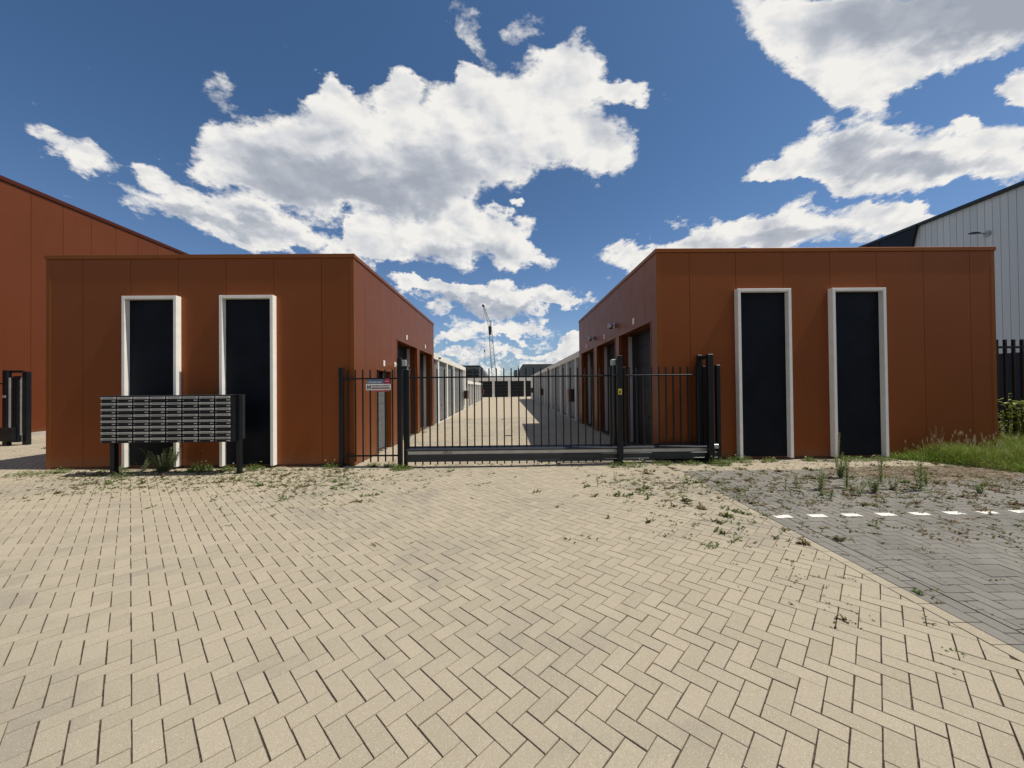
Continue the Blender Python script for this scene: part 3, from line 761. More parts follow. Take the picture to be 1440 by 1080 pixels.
for c in range(8):
    for rr in range(8):
        x = MX0 + cw*c; z = MZ1 - rh*(rr+1)
        if proto is None:
            bm = BM(); box(bm, x+.012, x+cw-.012, MY-.004, MY+.014, z+.006, z+rh-.008, bev=.002); box_ = link('letterbox', bm, BLACK, T)
            bm = BM(); box(bm, x+.014, x+cw-.014, MY-.016, MY-.002, z+.058, z+rh-.012, bev=.003); link('flap', bm, FLAP, box_)
            bm = BM(); box(bm, x+.06, x+cw-.05, MY-.0175, MY-.0155, z+.078, z+.084); link('slot', bm, INK, box_)
            bm = BM(); box(bm, x+cw-.085, x+cw-.022, MY-.009, MY-.003, z+.020, z+.036); link('name_tag', bm, WHITE_JAMB, box_)
            bm = BM(); tube(bm, (x+.026, MY-.012, z+.027), (x+.026, MY-.003, z+.027), .008, .008, 8); link('lock', bm, ALU, box_)
            proto = box_; base = (x, z)
        else:
            o = proto.copy(); COL.objects.link(o); o.parent = T; o.matrix_parent_inverse = proto.matrix_parent_inverse.copy()
            o.location = (x-base[0], 0, z-base[1])
            for ch in proto.children:
                if ch.name.startswith(('flap', 'name_tag', 'lock', 'slot')) and not (ch.name.startswith('name_tag') and random.random() < .14):
                    q = ch.copy(); COL.objects.link(q); q.parent = o; q.matrix_parent_inverse = ch.matrix_parent_inverse.copy()
                    if ch.name.startswith('flap'): q.rotation_euler = (0, 0, 0)

# ------------------------------------------------------------------ fence and sliding gate
def bars(parent, xs, y, z0, z1, w=.025, name='bar', mat=BLACK):
    first = None
    for x in xs:
        if first is None:
            first = pbox(name, mat, parent, x-w/2, x+w/2, y-w/2, y+w/2, z0, z1); x_ = x
        else:
            o = first.copy(); COL.objects.link(o); o.parent = parent; o.matrix_parent_inverse = first.matrix_parent_inverse.copy(); o.location = (x-x_, 0, 0)
FG = thing('fence_panel', 'short black bar fence panel carrying the sign, left of the gate', 'fence', (-2.9, 7.75, 0))
pbox('post', BLACK, FG, -3.475, -3.40, 7.71, 7.79, -.02, 2.05, bev=.004)
pbox('rail', BLACK, FG, -3.40, -2.23, 7.735, 7.765, 1.80, 1.83); pbox('rail', BLACK, FG, -3.40, -2.23, 7.735, 7.765, .21, .24)
bars(FG, [-3.30+.153*i for i in range(7)], 7.75, .10, 2.0)
# sign
SG = thing('sign_board', 'white and blue notice board with a big H on the black fence panel', 'sign', (-2.65, 7.72, 1.6))
def P(x, z): return x, z
yS = 7.712
pbox('banner', BLUEP, SG, -2.895, -2.57, yS, yS+.008, 1.705, 1.80); 
bm = BM(); tube(bm, (-2.485, yS-.002, 1.755), (-2.485, yS+.008, 1.755), .062, .062, 20); link('round_badge', bm, PINKP, SG)
board = pbox('board', WHITEP, SG, -2.915, -2.41, yS-.004, yS+.006, 1.575, 1.70, bev=.002)
pbox('red_strip', REDP, SG, -2.74, -2.44, yS-.001, yS+.008, 1.54, 1.572)
bm = BM()
box(bm, -2.885, -2.865, yS-.008, yS-.004, 1.598, 1.682); box(bm, -2.835, -2.815, yS-.008, yS-.004, 1.598, 1.682); box(bm, -2.865, -2.835, yS-.008, yS-.004, 1.632, 1.65)
link('letter', bm, INK, board)
bm = BM(); x = -2.79; random.seed(3)
while x < -2.44:
    w = random.uniform(.009, .017); box(bm, x, x+w*.8, yS-.007, yS-.004, 1.655, 1.655+random.choice((.014, .014, .021))); x += w
link('text_line', bm, INK, board)
bm = BM(); x = -2.79
while x < -2.44:
    w = random.uniform(.02, .05); box(bm, x, x+w-.004, yS-.007, yS-.004, 1.605, 1.628); x += w
link('text_line', bm, DKINK, board)
bm = BM(); x = -2.88
while x < -2.60:
    w = random.uniform(.01, .02); box(bm, x, x+w*.75, yS-.003, yS, 1.725, 1.725+random.choice((.02, .03))); x += w
link('banner_text', bm, WHITE_JAMB, SG)
bm = BM(); box(bm, -2.52, -2.45, yS-.005, yS-.002, 1.748, 1.762); link('badge_text', bm, WHITE_JAMB, SG)
random.seed(11)

# left gate portal
GP = thing('gate_post', 'black double gate post with roller bracket at the left end of the gate', 'gate post', (-2.14, 7.6, 0), 'posts that hold the sliding gate')
pbox('post', BLACK, GP, -2.235, -2.15, 7.56, 7.66, -.02, 2.22, bev=.005)
pbox('post', BLACK, GP, -2.125, -2.055, 7.62, 7.69, -.02, 1.98, bev=.005)
pbox('bracket', BLACK, GP, -2.15, -1.98, 7.60, 7.66, 2.0, 2.035); pbox('top_plate', GALV, GP, -2.13, -2.055, 7.55, 7.65, 2.06, 2.18, bev=.006)
bm = BM(); tube(bm, (-2.03, 7.63, 1.96), (-2.03, 7.63, 2.03), .035, .035, 12); link('roller', bm, GALV, GP)
pbox('foot_plate', BLACK, GP, -2.29, -2.02, 7.52, 7.72, 0, .015)
# sliding leaf
GL = thing('sliding_gate', 'long black sliding bar gate leaf closed across the alley', 'gate', (1.1, 7.6, 0))
bx0, bx1 = -2.05, 4.24
bm = BM()   # hollow box section: lower, upper lip and recess between
tri = [(7.53, .345), (7.67, .345), (7.67, .418), (7.655, .422), (7.53, .362)]
A_ = [bm.verts.new((bx0, a, b)) for a, b in tri]; B_ = [bm.verts.new((bx1, a, b)) for a, b in tri]
bm.faces.new(A_); bm.faces.new(B_[::-1])
for i in range(5): bm.faces.new((A_[i], A_[(i+1) % 5], B_[(i+1) % 5], B_[i]))
box(bm, bx0, bx1, 7.56, 7.67, .26, .347); box(bm, bx0, bx1, 7.53, 7.67, .155, .262, bev=.006); box(bm, bx0, bx1, 7.525, 7.67, .125, .155, bev=.004)
link('base_beam', bm, BLACK2, GL)
st = pbox('aluminium_strip', ALU, GL, bx0+.03, bx1-.16, 7.550, 7.561, .272, .336)
cu = bpy.data.curves.new('maker_name', 'FONT'); cu.body = 'HERAS'; cu.size = .068; cu.extrude = .0008; cu.align_x = 'LEFT'
to = bpy.data.objects.new('maker_name', cu); COL.objects.link(to); bpy.context.view_layer.update()
me = bpy.data.meshes.new_from_object(to.evaluated_get(bpy.context.evaluated_depsgraph_get())); bpy.data.objects.remove(to)
me.transform(Matrix.Translation((-1.325, 7.5485, .281)) @ Matrix.Rotation(R(90), 4, 'X')); link('maker_name', me, INK, st)
pbox('top_rail', BLACK, GL, bx0, 3.85, 7.585, 7.615, 1.808, 1.838, bev=.003)
pbox('end_upright', BLACK, GL, bx0, bx0+.05, 7.57, 7.63, .37, 1.98, bev=.003)
bars(GL, [-1.885+.1505*i for i in range(26)], 7.6, .06, 1.995)
bars(GL, [-1.885+.1505*i for i in range(27, 38)], 7.6, .375, 1.995)
for xa in (2.075, 2.36, 3.86, 3.99):
    pbox('upright', BLACK, GL, xa, xa+.045, 7.57, 7.63, .37, 2.0, bev=.003)
pbox('end_cap', BLACK, GL, bx1, bx1+.012, 7.53, 7.67, .13, .37)
# centre post
CP = thing('gate_post', 'tall black centre gate post with the small yellow warning sticker', 'gate post', (2.26, 7.48, 0), 'posts that hold the sliding gate')
pbox('post', BLACK, CP, 2.185, 2.285, 7.40, 7.50, .02, 2.22, bev=.005)
pbox('post', BLACK, CP, 2.185, 2.265, 7.72, 7.79, .02, 2.16, bev=.005); pbox('post', BLACK, CP, 2.30, 2.35, 7.70, 7.75, .02, 1.98, bev=.004)
pbox('bridge', BLACK, CP, 2.195, 2.255, 7.50, 7.72, 2.10, 2.16); pbox('roller_box', GALV, CP, 2.10, 2.185, 7.5, 7.62, 2.03, 2.15, bev=.006)
stk = pbox('warning_sticker', YELLOW, CP, 2.195, 2.265, 7.395, 7.40, 1.44, 1.555); pbox('pictogram', DKINK, stk, 2.215, 2.245, 7.391, 7.395, 1.465, 1.525)
pbox('foot_plate', BLACK, CP, 2.14, 2.33, 7.36, 7.54, .046, .06)
# right portal group
RP = thing('gate_post', 'cluster of black gate posts at the right end of the gate', 'gate post', (4.05, 7.5, 0), 'posts that hold the sliding gate')
pbox('post', BLACK, RP, 4.00, 4.105, 7.40, 7.50, .02, 2.23, bev=.005); pbox('post', BLACK, RP, 3.95, 4.04, 7.70, 7.76, .02, 2.24, bev=.005)
pbox('bridge', BLACK, RP, 3.97, 4.03, 7.50, 7.72, 2.14, 2.20)
pbox('post', BLACK, RP, 4.25, 4.33, 7.55, 7.64, .02, 2.02, bev=.005); pbox('post', BLACK, RP, 4.15, 4.21, 7.68, 7.74, .02, 2.03, bev=.004)
pbox('bracket', GALV, RP, 4.11, 4.24, 7.48, 7.53, .33, .42, bev=.01)
pbox('cover_plate', BLACK2, RP, 4.115, 4.245, 7.66, 7.675, .4, 2.0)
pbox('foot_plate', BLACK, RP, 3.9, 4.4, 7.36, 7.60, .046, .06)

# left far gate between the warehouse and the left building
GF = thing('sliding_gate', 'second black gate with tall posts before the large rust warehouse', 'gate', (-15, 11.45, 0))
for xa, ya, zt in ((-15.20, 11.40, 2.28), (-14.80, 11.55, 2.24)): pbox('post', BLACK, GF, xa, xa+.14, ya, ya+.12, -.02, zt, bev=.006)
pbox('bridge', BLACK, GF, -15.06, -14.68, 11.46, 11.52, 2.20, 2.27)
for xa in (-15.0, -14.92, -14.85): pbox('upright', BLACK, GF, xa, xa+.05, 11.45, 11.55, .1, 2.08)
pbox('upright', GALV, GF, -15.03, -15.0, 11.41, 11.45, .45, 2.05); pbox('upright', GALV, GF, -14.82, -14.79, 11.50, 11.54, .3, 2.07)
pbox('top_rail', BLACK, GF, -17.4, -15.2, 11.45, 11.49, 1.86, 1.89)
pbox('base_beam', BLACK, GF, -17.4, -14.84, 11.36, 11.54, .14, .55, bev=.01)
bars(GF, [-17.3+.155*i for i in range(13)], 11.47, .5, 2.05)
pbox('infill', BLACK, GF, -14.985, -14.83, 11.50, 11.56, .3, 2.1)
pbox('lock_box', ALU, GF, -15.18, -15.09, 11.385, 11.40, 1.45, 1.52)

T = thing('drain_grate', 'small dark drain grate in the middle of the alley behind the gate', 'drain', (0, 12.5, 0))
bm = BM(); z_ = gz(.05); box(bm, -.10, .13, 12.35, 12.38, z_-.01, z_+.006); box(bm, -.10, .13, 12.57, 12.60, z_-.01, z_+.006)
for k in range(6): box(bm, -.10+k*.04, -.08+k*.04, 12.38, 12.57, z_-.01, z_+.005)
link('grate', bm, BLACK, T); pbox('sump', INK, T, -.10, .13, 12.36, 12.59, z_-.02, z_+.002)

# bar fence on the right of the right building
FR = thing('fence_panel', 'black bar fence right of the right rust building, above the grass', 'fence', (12, 8.35, 0))
pbox('rail', BLACK, FR, 10.42, 16.0, 8.33, 8.37, 2.38, 2.43); pbox('rail', BLACK, FR, 10.42, 16.0, 8.33, 8.37, .35, .40)
bars(FR, [10.52+.195*i for i in range(28)], 8.35, .15, 2.58, w=.045)
pbox('post', BLACK, FR, 10.40, 10.48, 8.31, 8.39, 0, 2.45)

# ------------------------------------------------------------------ vegetation
def blade(V, F, x, y, z, h, w, lean, az, segs=2, curl=1.0):
    dx, dy = math.cos(az), math.sin(az); px_, py_ = -dy*w/2, dx*w/2; k = len(V)
    for i in range(segs+1):
        t = i/segs; ww = 1-t*.85; off = lean*h*(t**(1+curl*.6)); zz = z + h*t*(1-.25*lean*t)
        V.append((x+dx*off-px_*ww, y+dy*off-py_*ww, zz)); V.append((x+dx*off+px_*ww, y+dy*off+py_*ww, zz))
    for i in range(segs): a = k+2*i; F.append((a, a+1, a+3, a+2))
def leaf(V, F, base, d, ln, w, up_=(0, 0, 1)):
    d = Vector(d).normalized(); s = d.cross(Vector(up_)); s = (s if s.length > .01 else Vector((1, 0, 0))).normalized(); n = s.cross(d)
    b = Vector(base); k = len(V)
    pts = [b, b+d*ln*.35+s*w*.5+n*w*.12, b+d*ln*.75+s*w*.32, b+d*ln-n*w*.3, b+d*ln*.75-s*w*.32, b+d*ln*.35-s*w*.5+n*w*.12]
    V += [tuple(p) for p in pts]; F.append((k, k+1, k+2, k+3)); F.append((k, k+3, k+4, k+5))
def mesh_obj(name, V, F, mat, parent=None):
    me = bpy.data.meshes.new(name); me.from_pydata(V, [], F); me.update(); return link(name, me, mat, parent)
# small weeds rooted in the joints of the paving
rnd = random.Random(5)
def joint_weeds(name, corners, dens, mat, label, size=(.022, .058), upr=.8, lab=None):
    V, F = [], []
    for (x, y, a) in corners:
        p = .85*dens(x, y)
        if rnd.random() > p: continue
        j_ = rnd.uniform(-.10, .10); x += math.cos(a)*j_; y += math.sin(a)*j_
        z = gz(x)-.006; n = rnd.randint(5, 14); L_ = rnd.uniform(.03, .13)
        k = rnd.choice((0, math.pi/2)); big = rnd.random() < .07
        for _ in range(n*(2 if big else 1)):
            t = rnd.gauss(0, L_*.5); ax = a+k
            bx, by = x+math.cos(ax)*t+rnd.gauss(0, .004), y+math.sin(ax)*t+rnd.gauss(0, .004)
            az = rnd.uniform(0, 6.28); el = rnd.uniform(.1, 1.2)*upr*(1.6 if big else 1)
            ln = rnd.uniform(*size)*(1.4 if big else 1.0)*(1 if y > 3.6 else .6)
            leaf(V, F, (bx, by, z), (math.cos(az), math.sin(az), el), ln, ln*rnd.uniform(.22, .5))
    o = mesh_obj(name, V, F, mat); o['kind'] = 'stuff'; o['label'] = label; o['category'] = 'weeds'; return o
def g(x, c, s): return math.exp(-((x-c)/s)**2)
noise_c = [(rnd.uniform(-9, 9), rnd.uniform(2, 7.6), rnd.uniform(.3, .8)) for _ in range(40)]
def patch(x, y): return min(1, sum(math.exp(-((x-a)**2+(y-b)**2)/(c*c)) for a, b, c in noise_c))
def d_beige(x, y):
    if y > 7.9 or y < 1.2: return .002 if y > 7.9 else 0
    if y < 3.6: return (.002 + .50*g(x, 2.35, .5)*g(y, 3.1, .75) + .05*g(x, 2.95, .12))
    d = .006
    d += .60*g(x, -4.6, 2.2)*g(y, 6.9, .9) + .40*g(x, -2.9, 1.3)*g(y, 6.4, .9)
    d += .40*g(x, -8.8, .9)*g(y, 7.4, .35) + .30*g(x, -6.5, 2.4)*g(y, 6.9, .8)
    d += .60*g(x, 2.35, .8)*g(y, 5.2, 1.4) + .35*g(x, 2.3, .6)*g(y, 3.2, 1.0)
    d += .25*g(x, 3.0, .22)*(1 if y < 6.5 else 0) + (.25 if y > 7.45 else 0)
    if x > XB(y): d += .12
    return 2.2*d*(.45+1.1*patch(x, y))
def d_grey(x, y): return (.25 if 4.25 < y < 4.5 else 1)*2.1*(.17 + .34*g(y, 5.7, 1.0) + .12*patch(x, y) + .16*g(x, 4.6, 1.6)*g(y, 5.0, 1.0)) * (1 if y > 2.2 else .4)
joint_weeds('joint_weeds', BE.corners, d_beige, MOSSM, 'low dark green weeds rooted in the joints of the beige paving')
joint_weeds('joint_weeds', GB.corners, lambda x, y: d_grey(x, y)*.55, MOSSM, 'low green weeds rooted in the joints of the grey parking paving')
joint_weeds('dry_weeds', GB.corners, lambda x, y: d_grey(x, y)*.45, DRYM, 'dry brown moss and straw in the joints of the grey parking paving', size=(.02, .055))
# litter and dry stems on the soil patch
V, F = [], []
for _ in range(2600):
    x = rnd.gauss(7.2, 1.1); y = rnd.gauss(6.35, .42)
    if y > 7.0 or x < 4.5: continue
    az = rnd.uniform(0, 6.28); leaf(V, F, (x, y, .055+rnd.uniform(0, .01)), (math.cos(az), math.sin(az), rnd.uniform(0, .5)), rnd.uniform(.02, .08), rnd.uniform(.004, .014))
o = mesh_obj('dry_litter', V, F, DRYM); tag(o, 'dry stems and leaf litter scattered on the soil patch of the parking', 'litter'); o['kind'] = 'stuff'

# grass verge on the right
def edge_y(x):      # lower edge of the grass
    pts = [(7.95, 7.62), (8.25, 7.25), (8.5, 6.95), (8.62, 6.55), (8.8, 6.15), (9.4, 5.75), (11.5, 5.5), (16, 5.4)]
    if x < pts[0][0]: return 99
    for (a, b), (c, d) in zip(pts, pts[1:]):
        if x <= c: return b+(d-b)*(x-a)/(c-a)
    return 5.4
bm = BM(); vsx = np.linspace(7.95, 16, 60); rows = []
def verge_z(x, y):
    e = edge_y(max(x, 7.951)); return .05 + .10*smooth((y-e)/1.6) + .14*smooth((x-9.6)/1.5)*smooth((y-6.3)/1.2) + .012*math.sin(x*5.1)*math.cos(y*4.3)
for x in vsx:
    e = edge_y(x+1e-4); ytop = 7.80 if x < 10.36 else 20
    rows.append([bm.verts.new((x, e+(ytop-e)*t, verge_z(x, e+(ytop-e)*t)-(.03 if t == 0 else 0))) for t in (0, .03, .08, .15, .25, .4, .6, .8, 1)])
for i in range(len(rows)-1):
    for j in range(8): bm.faces.new((rows[i][j], rows[i+1][j], rows[i+1][j+1], rows[i][j+1]))
struct(link('verge_soil', bm, GROUNDM, smooth=True))
V, F = [], []
n = 0
while n < 36000:
    x = rnd.uniform(7.95, 15.5); ymax = 7.76 if x < 10.38 else 10.5; y = rnd.uniform(5.35, ymax); e = edge_y(x)
    if y < e + rnd.uniform(-.05, .10): continue
    dn = .55+.45*math.sin(x*3.1+y*1.7)*math.sin(y*4.3-x*1.2)
    if rnd.random() > dn+.35: n += 1; continue
    h = rnd.uniform(.14, .36)*(.6+.5*dn)*min(1, .45+(y-e)*1.2); blade(V, F, x, y, verge_z(x, y)-.01, h, rnd.uniform(.006, .013), rnd.uniform(.1, 1.0), rnd.uniform(0, 6.28)); n += 1
for _ in range(5500):    # clover-like leaves
    x = rnd.uniform(7.95, 13); y = rnd.uniform(5.4, 7.75); e = edge_y(x)
    if y < e-.04: continue
    az = rnd.uniform(0, 6.28); leaf(V, F, (x, y, verge_z(x, y)+rnd.uniform(.01, .10)), (math.cos(az), math.sin(az), rnd.uniform(-.2, .7)), rnd.uniform(.02, .05), rnd.uniform(.012, .03))
o = mesh_obj('grass', V, F, GRASSM); tag(o, 'green unmown grass verge at the foot of the right rust building', 'grass'); o['kind'] = 'stuff'
V, F = [], []
for _ in range(80):     # seed stalks
    x = rnd.choice((rnd.uniform(8.2, 10.3), rnd.gauss(9.3, .35))); y = rnd.uniform(7.1, 7.7); z = verge_z(x, y); h = rnd.uniform(.22, .52); a = rnd.uniform(0, 6.28)
    blade(V, F, x, y, z, h, .004, .25, a, 3)
    tx, ty = x+math.cos(a)*.25*h, y+math.sin(a)*.25*h
    for q in range(5): leaf(V, F, (tx, ty, z+h*.93-q*.012), (math.cos(q*2), math.sin(q*2), 1.6), .03, .009)
o = mesh_obj('seed_grass', V, F, SEEDM); tag(o, 'pale seed heads of tall grass against the right rust wall', 'grass'); o['kind'] = 'stuff'
V, F = [], []
for _ in range(26):
    x = rnd.uniform(7.9, 10.5); y = edge_y(max(x, 7.96))+rnd.uniform(-.25, .5); z = .10+rnd.uniform(0, .06)
    if y > 7.6: continue
    for q in range(7): leaf(V, F, (x, y, z), (math.cos(q*.9), math.sin(q*.9), .35), .016, .009)
o = mesh_obj('verge_flowers', V, F, FLOWY); tag(o, 'tiny yellow flowers along the edge of the grass verge', 'flowers'); o['kind'] = 'stuff'

# taller weeds as plants of their own
def stalk_weed(name, x, y, h, n, label, group, mat=LEAFM, spread=.05, ll=.05, lw=.012, flower=None, cat='weed', z=None, lean=.1):
    z = gz(x) if z is None else z
    T = thing(name, label, cat, (x, y, z), group); V, F = [], []; SV, SF = [], []
    for i in range(n):
        a = rnd.uniform(0, 6.28); hh = h*rnd.uniform(.6, 1); tx, ty = x+math.cos(a)*(spread*.3+lean*hh*rnd.uniform(.2, 1)), y+math.sin(a)*(spread*.3+lean*hh*rnd.uniform(.2, 1))
        bx, by = x+math.cos(a)*spread*.15, y+math.sin(a)*spread*.15
        for w_ in (0, math.pi/2):
            k = len(SV); c_, s_ = math.cos(a+w_)*.003, math.sin(a+w_)*.003
            SV += [(bx-c_, by-s_, z-.01), (bx+c_, by+s_, z-.01), (tx+c_*.4, ty+s_*.4, z+hh), (tx-c_*.4, ty-s_*.4, z+hh)]; SF.append((k, k+1, k+2, k+3))
        m_ = max(6, int(hh/.008))
        for q in range(m_):
            t = (q+.5)/m_; aa = q*2.4+a; le = ll*(1.15-.6*t)*rnd.uniform(.7, 1.2)
            leaf(V, F, (bx+(tx-bx)*t, by+(ty-by)*t, z+hh*t), (math.cos(aa), math.sin(aa), rnd.uniform(.3, 1.1)), le, lw*rnd.uniform(.7, 1.3))
        if flower:
            FV = []; FF = []
            for q in range(7): leaf(FV, FF, (tx, ty, z+hh), (math.cos(q*.9), math.sin(q*.9), .5), .017, .01)
            mesh_obj('flower', FV, FF, flower, T)
    mesh_obj('stem', SV, SF, mat, T); mesh_obj('foliage', V, F, mat, T); return T
def tuft(name, x, y, r, h, n, label, group, mat=LEAFM, cat='weed', fl=None, nf=0, z=None, elong=1.0):
    z = gz(x) if z is None else z
    T = thing(name, label, cat, (x, y, z), group); V, F = [], []
    for _ in range(int(n*1.9)):
        a = rnd.uniform(0, 6.28); rr = r*math.sqrt(rnd.random()); bx, by = x+math.cos(a)*rr*elong, y+math.sin(a)*rr*.7
        hh = h*(1-.6*(rr/r)**2)*rnd.uniform(.35, 1)
        if rnd.random() < .35: blade(V, F, bx, by, z-.01, hh, .006, rnd.uniform(.1, .9), a+rnd.gauss(0, .8))
        else:
            aa = rnd.uniform(0, 6.28); leaf(V, F, (bx, by, z+hh*rnd.uniform(0, .8)), (math.cos(aa), math.sin(aa), rnd.uniform(-.1, 1.0)), rnd.uniform(.025, .06), rnd.uniform(.008, .02))
    mesh_obj('foliage', V, F, mat, T)
    if fl:
        for _ in range(nf):
            a = rnd.uniform(0, 6.28); fx, fy = x+math.cos(a)*r*.7*elong, y+math.sin(a)*r*.5; FV, FF = [], []
            for q in range(8): leaf(FV, FF, (fx, fy, z+h*.75), (math.cos(q*.8), math.sin(q*.8), .4), .018, .011)
            mesh_obj('flower', FV, FF, fl, T)
    return T
G1 = 'weeds growing at the foot of the mailbox bank'
stalk_weed('weed', -6.85, 7.50, .50, 30, 'tallest grey-green feathery weed below the mailbox bank', G1, SILVER, .34, .065, .015, lean=.6)
stalk_weed('weed', -7.35, 7.58, .26, 7, 'thin leaning weed left of the tallest one below the mailboxes', G1, SILVER, .18, .05, .010, lean=.7)
tuft('weed', -7.25, 7.12, .22, .17, 150, 'low bushy weed in front of the shadow below the mailbox bank', G1, SILVER, elong=1.1)
tuft('weed', -6.12, 7.50, .24, .27, 260, 'bright green leafy weed between the two window frames', G1, LEAFM)
stalk_weed('weed', -6.02, 7.48, .50, 1, 'single dandelion stalk rising above the leafy weed', G1, LEAFM, .02, .03, .008, FLOWW)
tuft('weed', -5.62, 7.56, .14, .18, 90, 'small weed left of the second window frame base', G1, LEAFM, fl=FLOWW, nf=1)
tuft('weed', -5.12, 7.60, .17, .20, 110, 'small weed with a yellow flower beside the right mailbox post', G1, LEAFM, fl=FLOWY, nf=1)
tuft('weed', -7.80, 7.62, .12, .20, 60, 'thin weed behind the left mailbox post', G1, SILVER)
G2 = 'weed tufts along the foot of the gate'
tuft('weed', -2.12, 7.44, .20, .16, 230, 'green tuft with white flowers at the left gate post', G2, LEAFM, fl=FLOWW, nf=3, elong=1.2)
tuft('weed', -2.42, 7.72, .13, .20, 110, 'darker tuft behind the left gate post', G2, LEAFM)
tuft('weed', -2.80, 7.80, .16, .12, 90, 'low tuft under the sign fence panel', G2, LEAFM)
tuft('weed', -3.62, 7.68, .16, .22, 80, 'tuft with yellow flowers left of the fence panel post', G2, LEAFM, fl=FLOWY, nf=2)
tuft('weed', 2.35, 7.36, .28, .15, 230, 'grassy tuft with white flowers at the centre gate post', G2, LEAFM, fl=FLOWW, nf=3, elong=1.5)
tuft('weed', 3.05, 7.40, .22, .12, 130, 'low tuft under the gate beam right of the centre post', G2, LEAFM)
tuft('weed', 3.62, 7.38, .22, .12, 140, 'low tuft under the gate beam before the right posts', G2, LEAFM)
tuft('weed', 4.15, 7.30, .24, .20, 220, 'tuft with a yellow flower at the right gate posts', G2, LEAFM, fl=FLOWY, nf=1)
G3 = 'tufts along the foot of the right rust building'
for x, r_, h_, lb in ((4.72, .26, .20, 'thick green tuft left of the first white frame on the right'), (5.35, .16, .12, 'low tuft under the first dark panel on the right'),
                      (6.15, .15, .12, 'small tuft between the two white frames on the right'), (7.1, .26, .13, 'tuft with pale flowers under the second dark panel'),
                      (7.62, .2, .12, 'low tuft near the right jamb of the second frame')):
    tuft('weed', x, 7.58, r_, h_, int(700*r_), lb, G3, LEAFM, fl=FLOWW, nf=1)
stalk_weed('weed', 6.70, 7.55, .62, 4, 'tall pale stalk weed against the left jamb of the second right frame', G3, SEEDM, .05, .03, .007, lean=.08)
stalk_weed('weed', 8.75, 7.55, .70, 6, 'tall reddish dock stalk in the grass beside the right wall', G3, DRYM, .16, .03, .010, lean=.2, z=.1)
G4 = 'upright weeds standing on the grey parking'
for x, y, h_, n_, lb in ((4.06, 5.46, .26, 2, 'thin weed nearest the beige border on the parking'), (4.36, 5.62, .27, 2, 'thin stalk weed second from the beige border'),
        (4.58, 5.46, .34, 4, 'leafy weed third from the beige border'), (5.50, 6.15, .42, 9, 'widest bushy weed standing towards the rear of the parking'),
        (5.05, 5.55, .46, 3, 'slim tall weed right of the middle of the parking group'), (5.22, 5.30, .25, 7, 'short leafy weed in front of the slim tall weed'),
        (5.80, 5.78, .46, 3, 'tall thin weed with dark stem on the parking'), (5.62, 5.40, .26, 4, 'pale short weed beside the dense upright one'),
        (5.96, 5.36, .50, 4, 'dense upright green weed, tallest on the parking'), (4.88, 5.17, .16, 4, 'small sprawling weed near the front of the parking group'),
        (6.35, 5.62, .34, 3, 'leaning branching weed at the edge of the soil patch'), (7.65, 4.90, .22, 3, 'lone small weed right of the soil patch, near the markings'),
        (6.62, 5.20, .12, 6, 'low grassy tuft before the soil patch'), (4.35, 5.05, .12, 4, 'tiny weed just behind the second white mark')):
    stalk_weed('weed', x, y, h_, n_, lb, G4, LEAFM if rnd.random() < .7 else SILVER, .10 if n_ > 3 else .04, .055, .013, z=.046, lean=.25 if n_ > 3 else .06)
G5 = 'small upright weeds on the beige paving before the gate'
for x, y, h_, n_, lb in ((1.42, 5.90, .26, 1, 'lone thin stalk farthest left on the beige paving'), (1.75, 6.15, .20, 2, 'small stalk near the centre gate post'),
        (2.02, 5.62, .15, 3, 'little leafy weed in the beige paving cluster'), (2.30, 5.85, .16, 1, 'thin stalk in the beige paving cluster, towards the gate'),
        (1.93, 5.18, .10, 5, 'low sprawling weed at the front of the beige cluster'), (2.75, 5.85, .16, 2, 'stalk weed near the corner of the grey paving'),
        (2.58, 5.42, .16, 1, 'short stalk in the middle of the beige cluster'), (2.98, 5.75, .17, 2, 'green stalk weed right at the beige border'),
        (1.58, 5.35, .10, 5, 'low weed pair left of the beige cluster'), (1.20, 4.50, .04, 5, 'tiny lone rosette on the open beige paving')):
    stalk_weed('weed', x, y, h_, n_, lb, G5, LEAFM, .05, .035, .010)
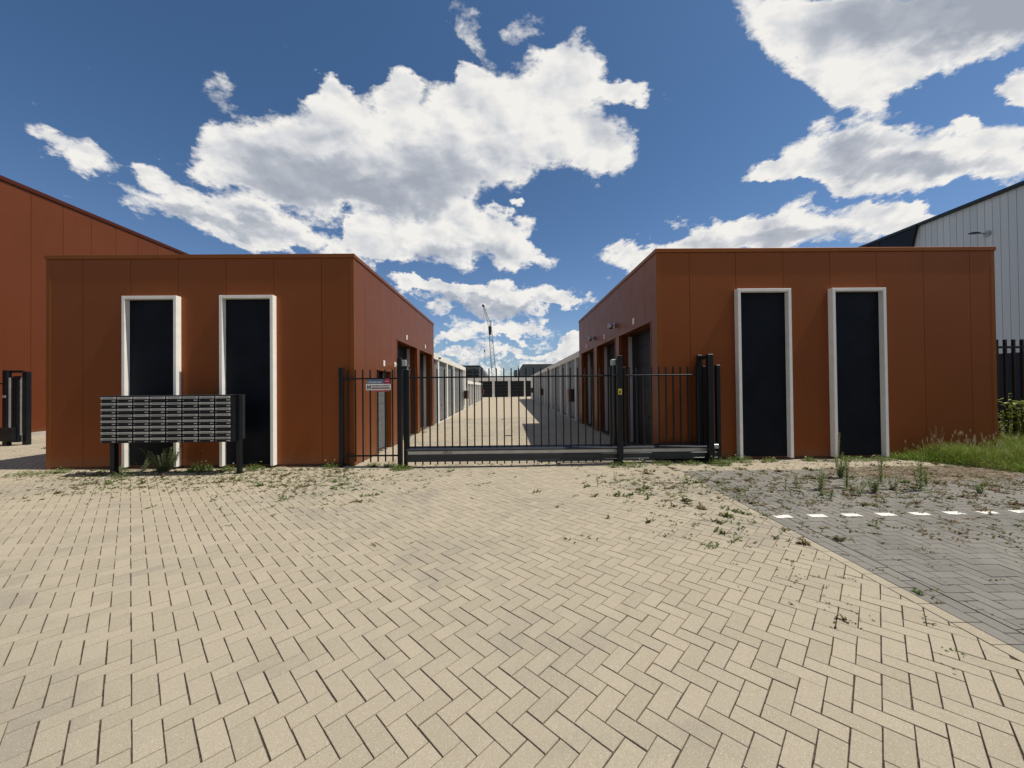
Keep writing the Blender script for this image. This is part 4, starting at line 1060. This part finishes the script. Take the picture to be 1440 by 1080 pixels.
tuft('weed', -8.95, 7.55, .20, .14, 110, 'weed at the left corner of the left rust building', 'weeds at the left building corner', LEAFM)
tuft('weed', -9.35, 7.40, .28, .10, 130, 'sprawling weed past the left corner of the left rust building', 'weeds at the left building corner', LEAFM, elong=1.3)
tuft('weed', -3.05, 13.6, .10, .10, 50, 'tiny weed at the pillar inside the alley on the left', 'weeds in the alley', LEAFM, z=0)
tuft('weed', -3.05, 34.2, .20, .30, 60, 'dark weed at the foot of the lower left garage row', 'weeds in the alley', LEAFM, z=0)

# leafy bush behind the right fence
def bush(x, y, z0, rx, ry, rz, n, label, lsize=(.09, .16), mat=BUSHM, name='bush'):
    T = thing(name, label, 'bush', (x, y, z0), 'bushes beyond the right fence'); V, F = [], []; SV = BM()
    tips = []
    for _ in range(16):
        a = rnd.uniform(0, 6.28); rr = rnd.uniform(.2, .9); t = (x+math.cos(a)*rx*rr, y+math.sin(a)*ry*rr, z0+rz*rnd.uniform(.5, 1)); tips.append(t)
        tube(SV, (x+rnd.uniform(-.1, .1), y, z0), t, .012, .004, 5)
    for _ in range(n):
        t = rnd.choice(tips); f_ = rnd.random()**.5; b = [x+(t[0]-x)*f_+rnd.gauss(0, .10*rx), y+(t[1]-y)*f_+rnd.gauss(0, .12*ry), z0+(t[2]-z0)*f_+rnd.gauss(0, .07)]
        a = rnd.uniform(0, 6.28); l_ = rnd.uniform(*lsize); leaf(V, F, b, (math.cos(a), math.sin(a), rnd.uniform(-.4, .6)), l_, l_*.55)
    link('stem', SV, DRYM, T); mesh_obj('foliage', V, F, mat, T)
bush(11.55, 8.2, .15, .8, .3, 1.10, 330, 'broad-leaved bright green bush against the right bar fence')
bush(13.0, 9.0, .1, 1.0, .5, 1.2, 380, 'second leafy bush behind the bar fence, out towards the right')
bush(10.75, 8.15, .12, .35, .2, .62, 190, 'pale flowering weed clump at the right building corner', (.03, .06), SEEDM)
bush(11.9, 8.1, .12, .5, .25, .50, 220, 'pale low weed clump in front of the right bar fence', (.03, .06), SILVER)
sheet('verge_path', [10.4, 40], [10.6, 20], -.02, FARPAVE, False)
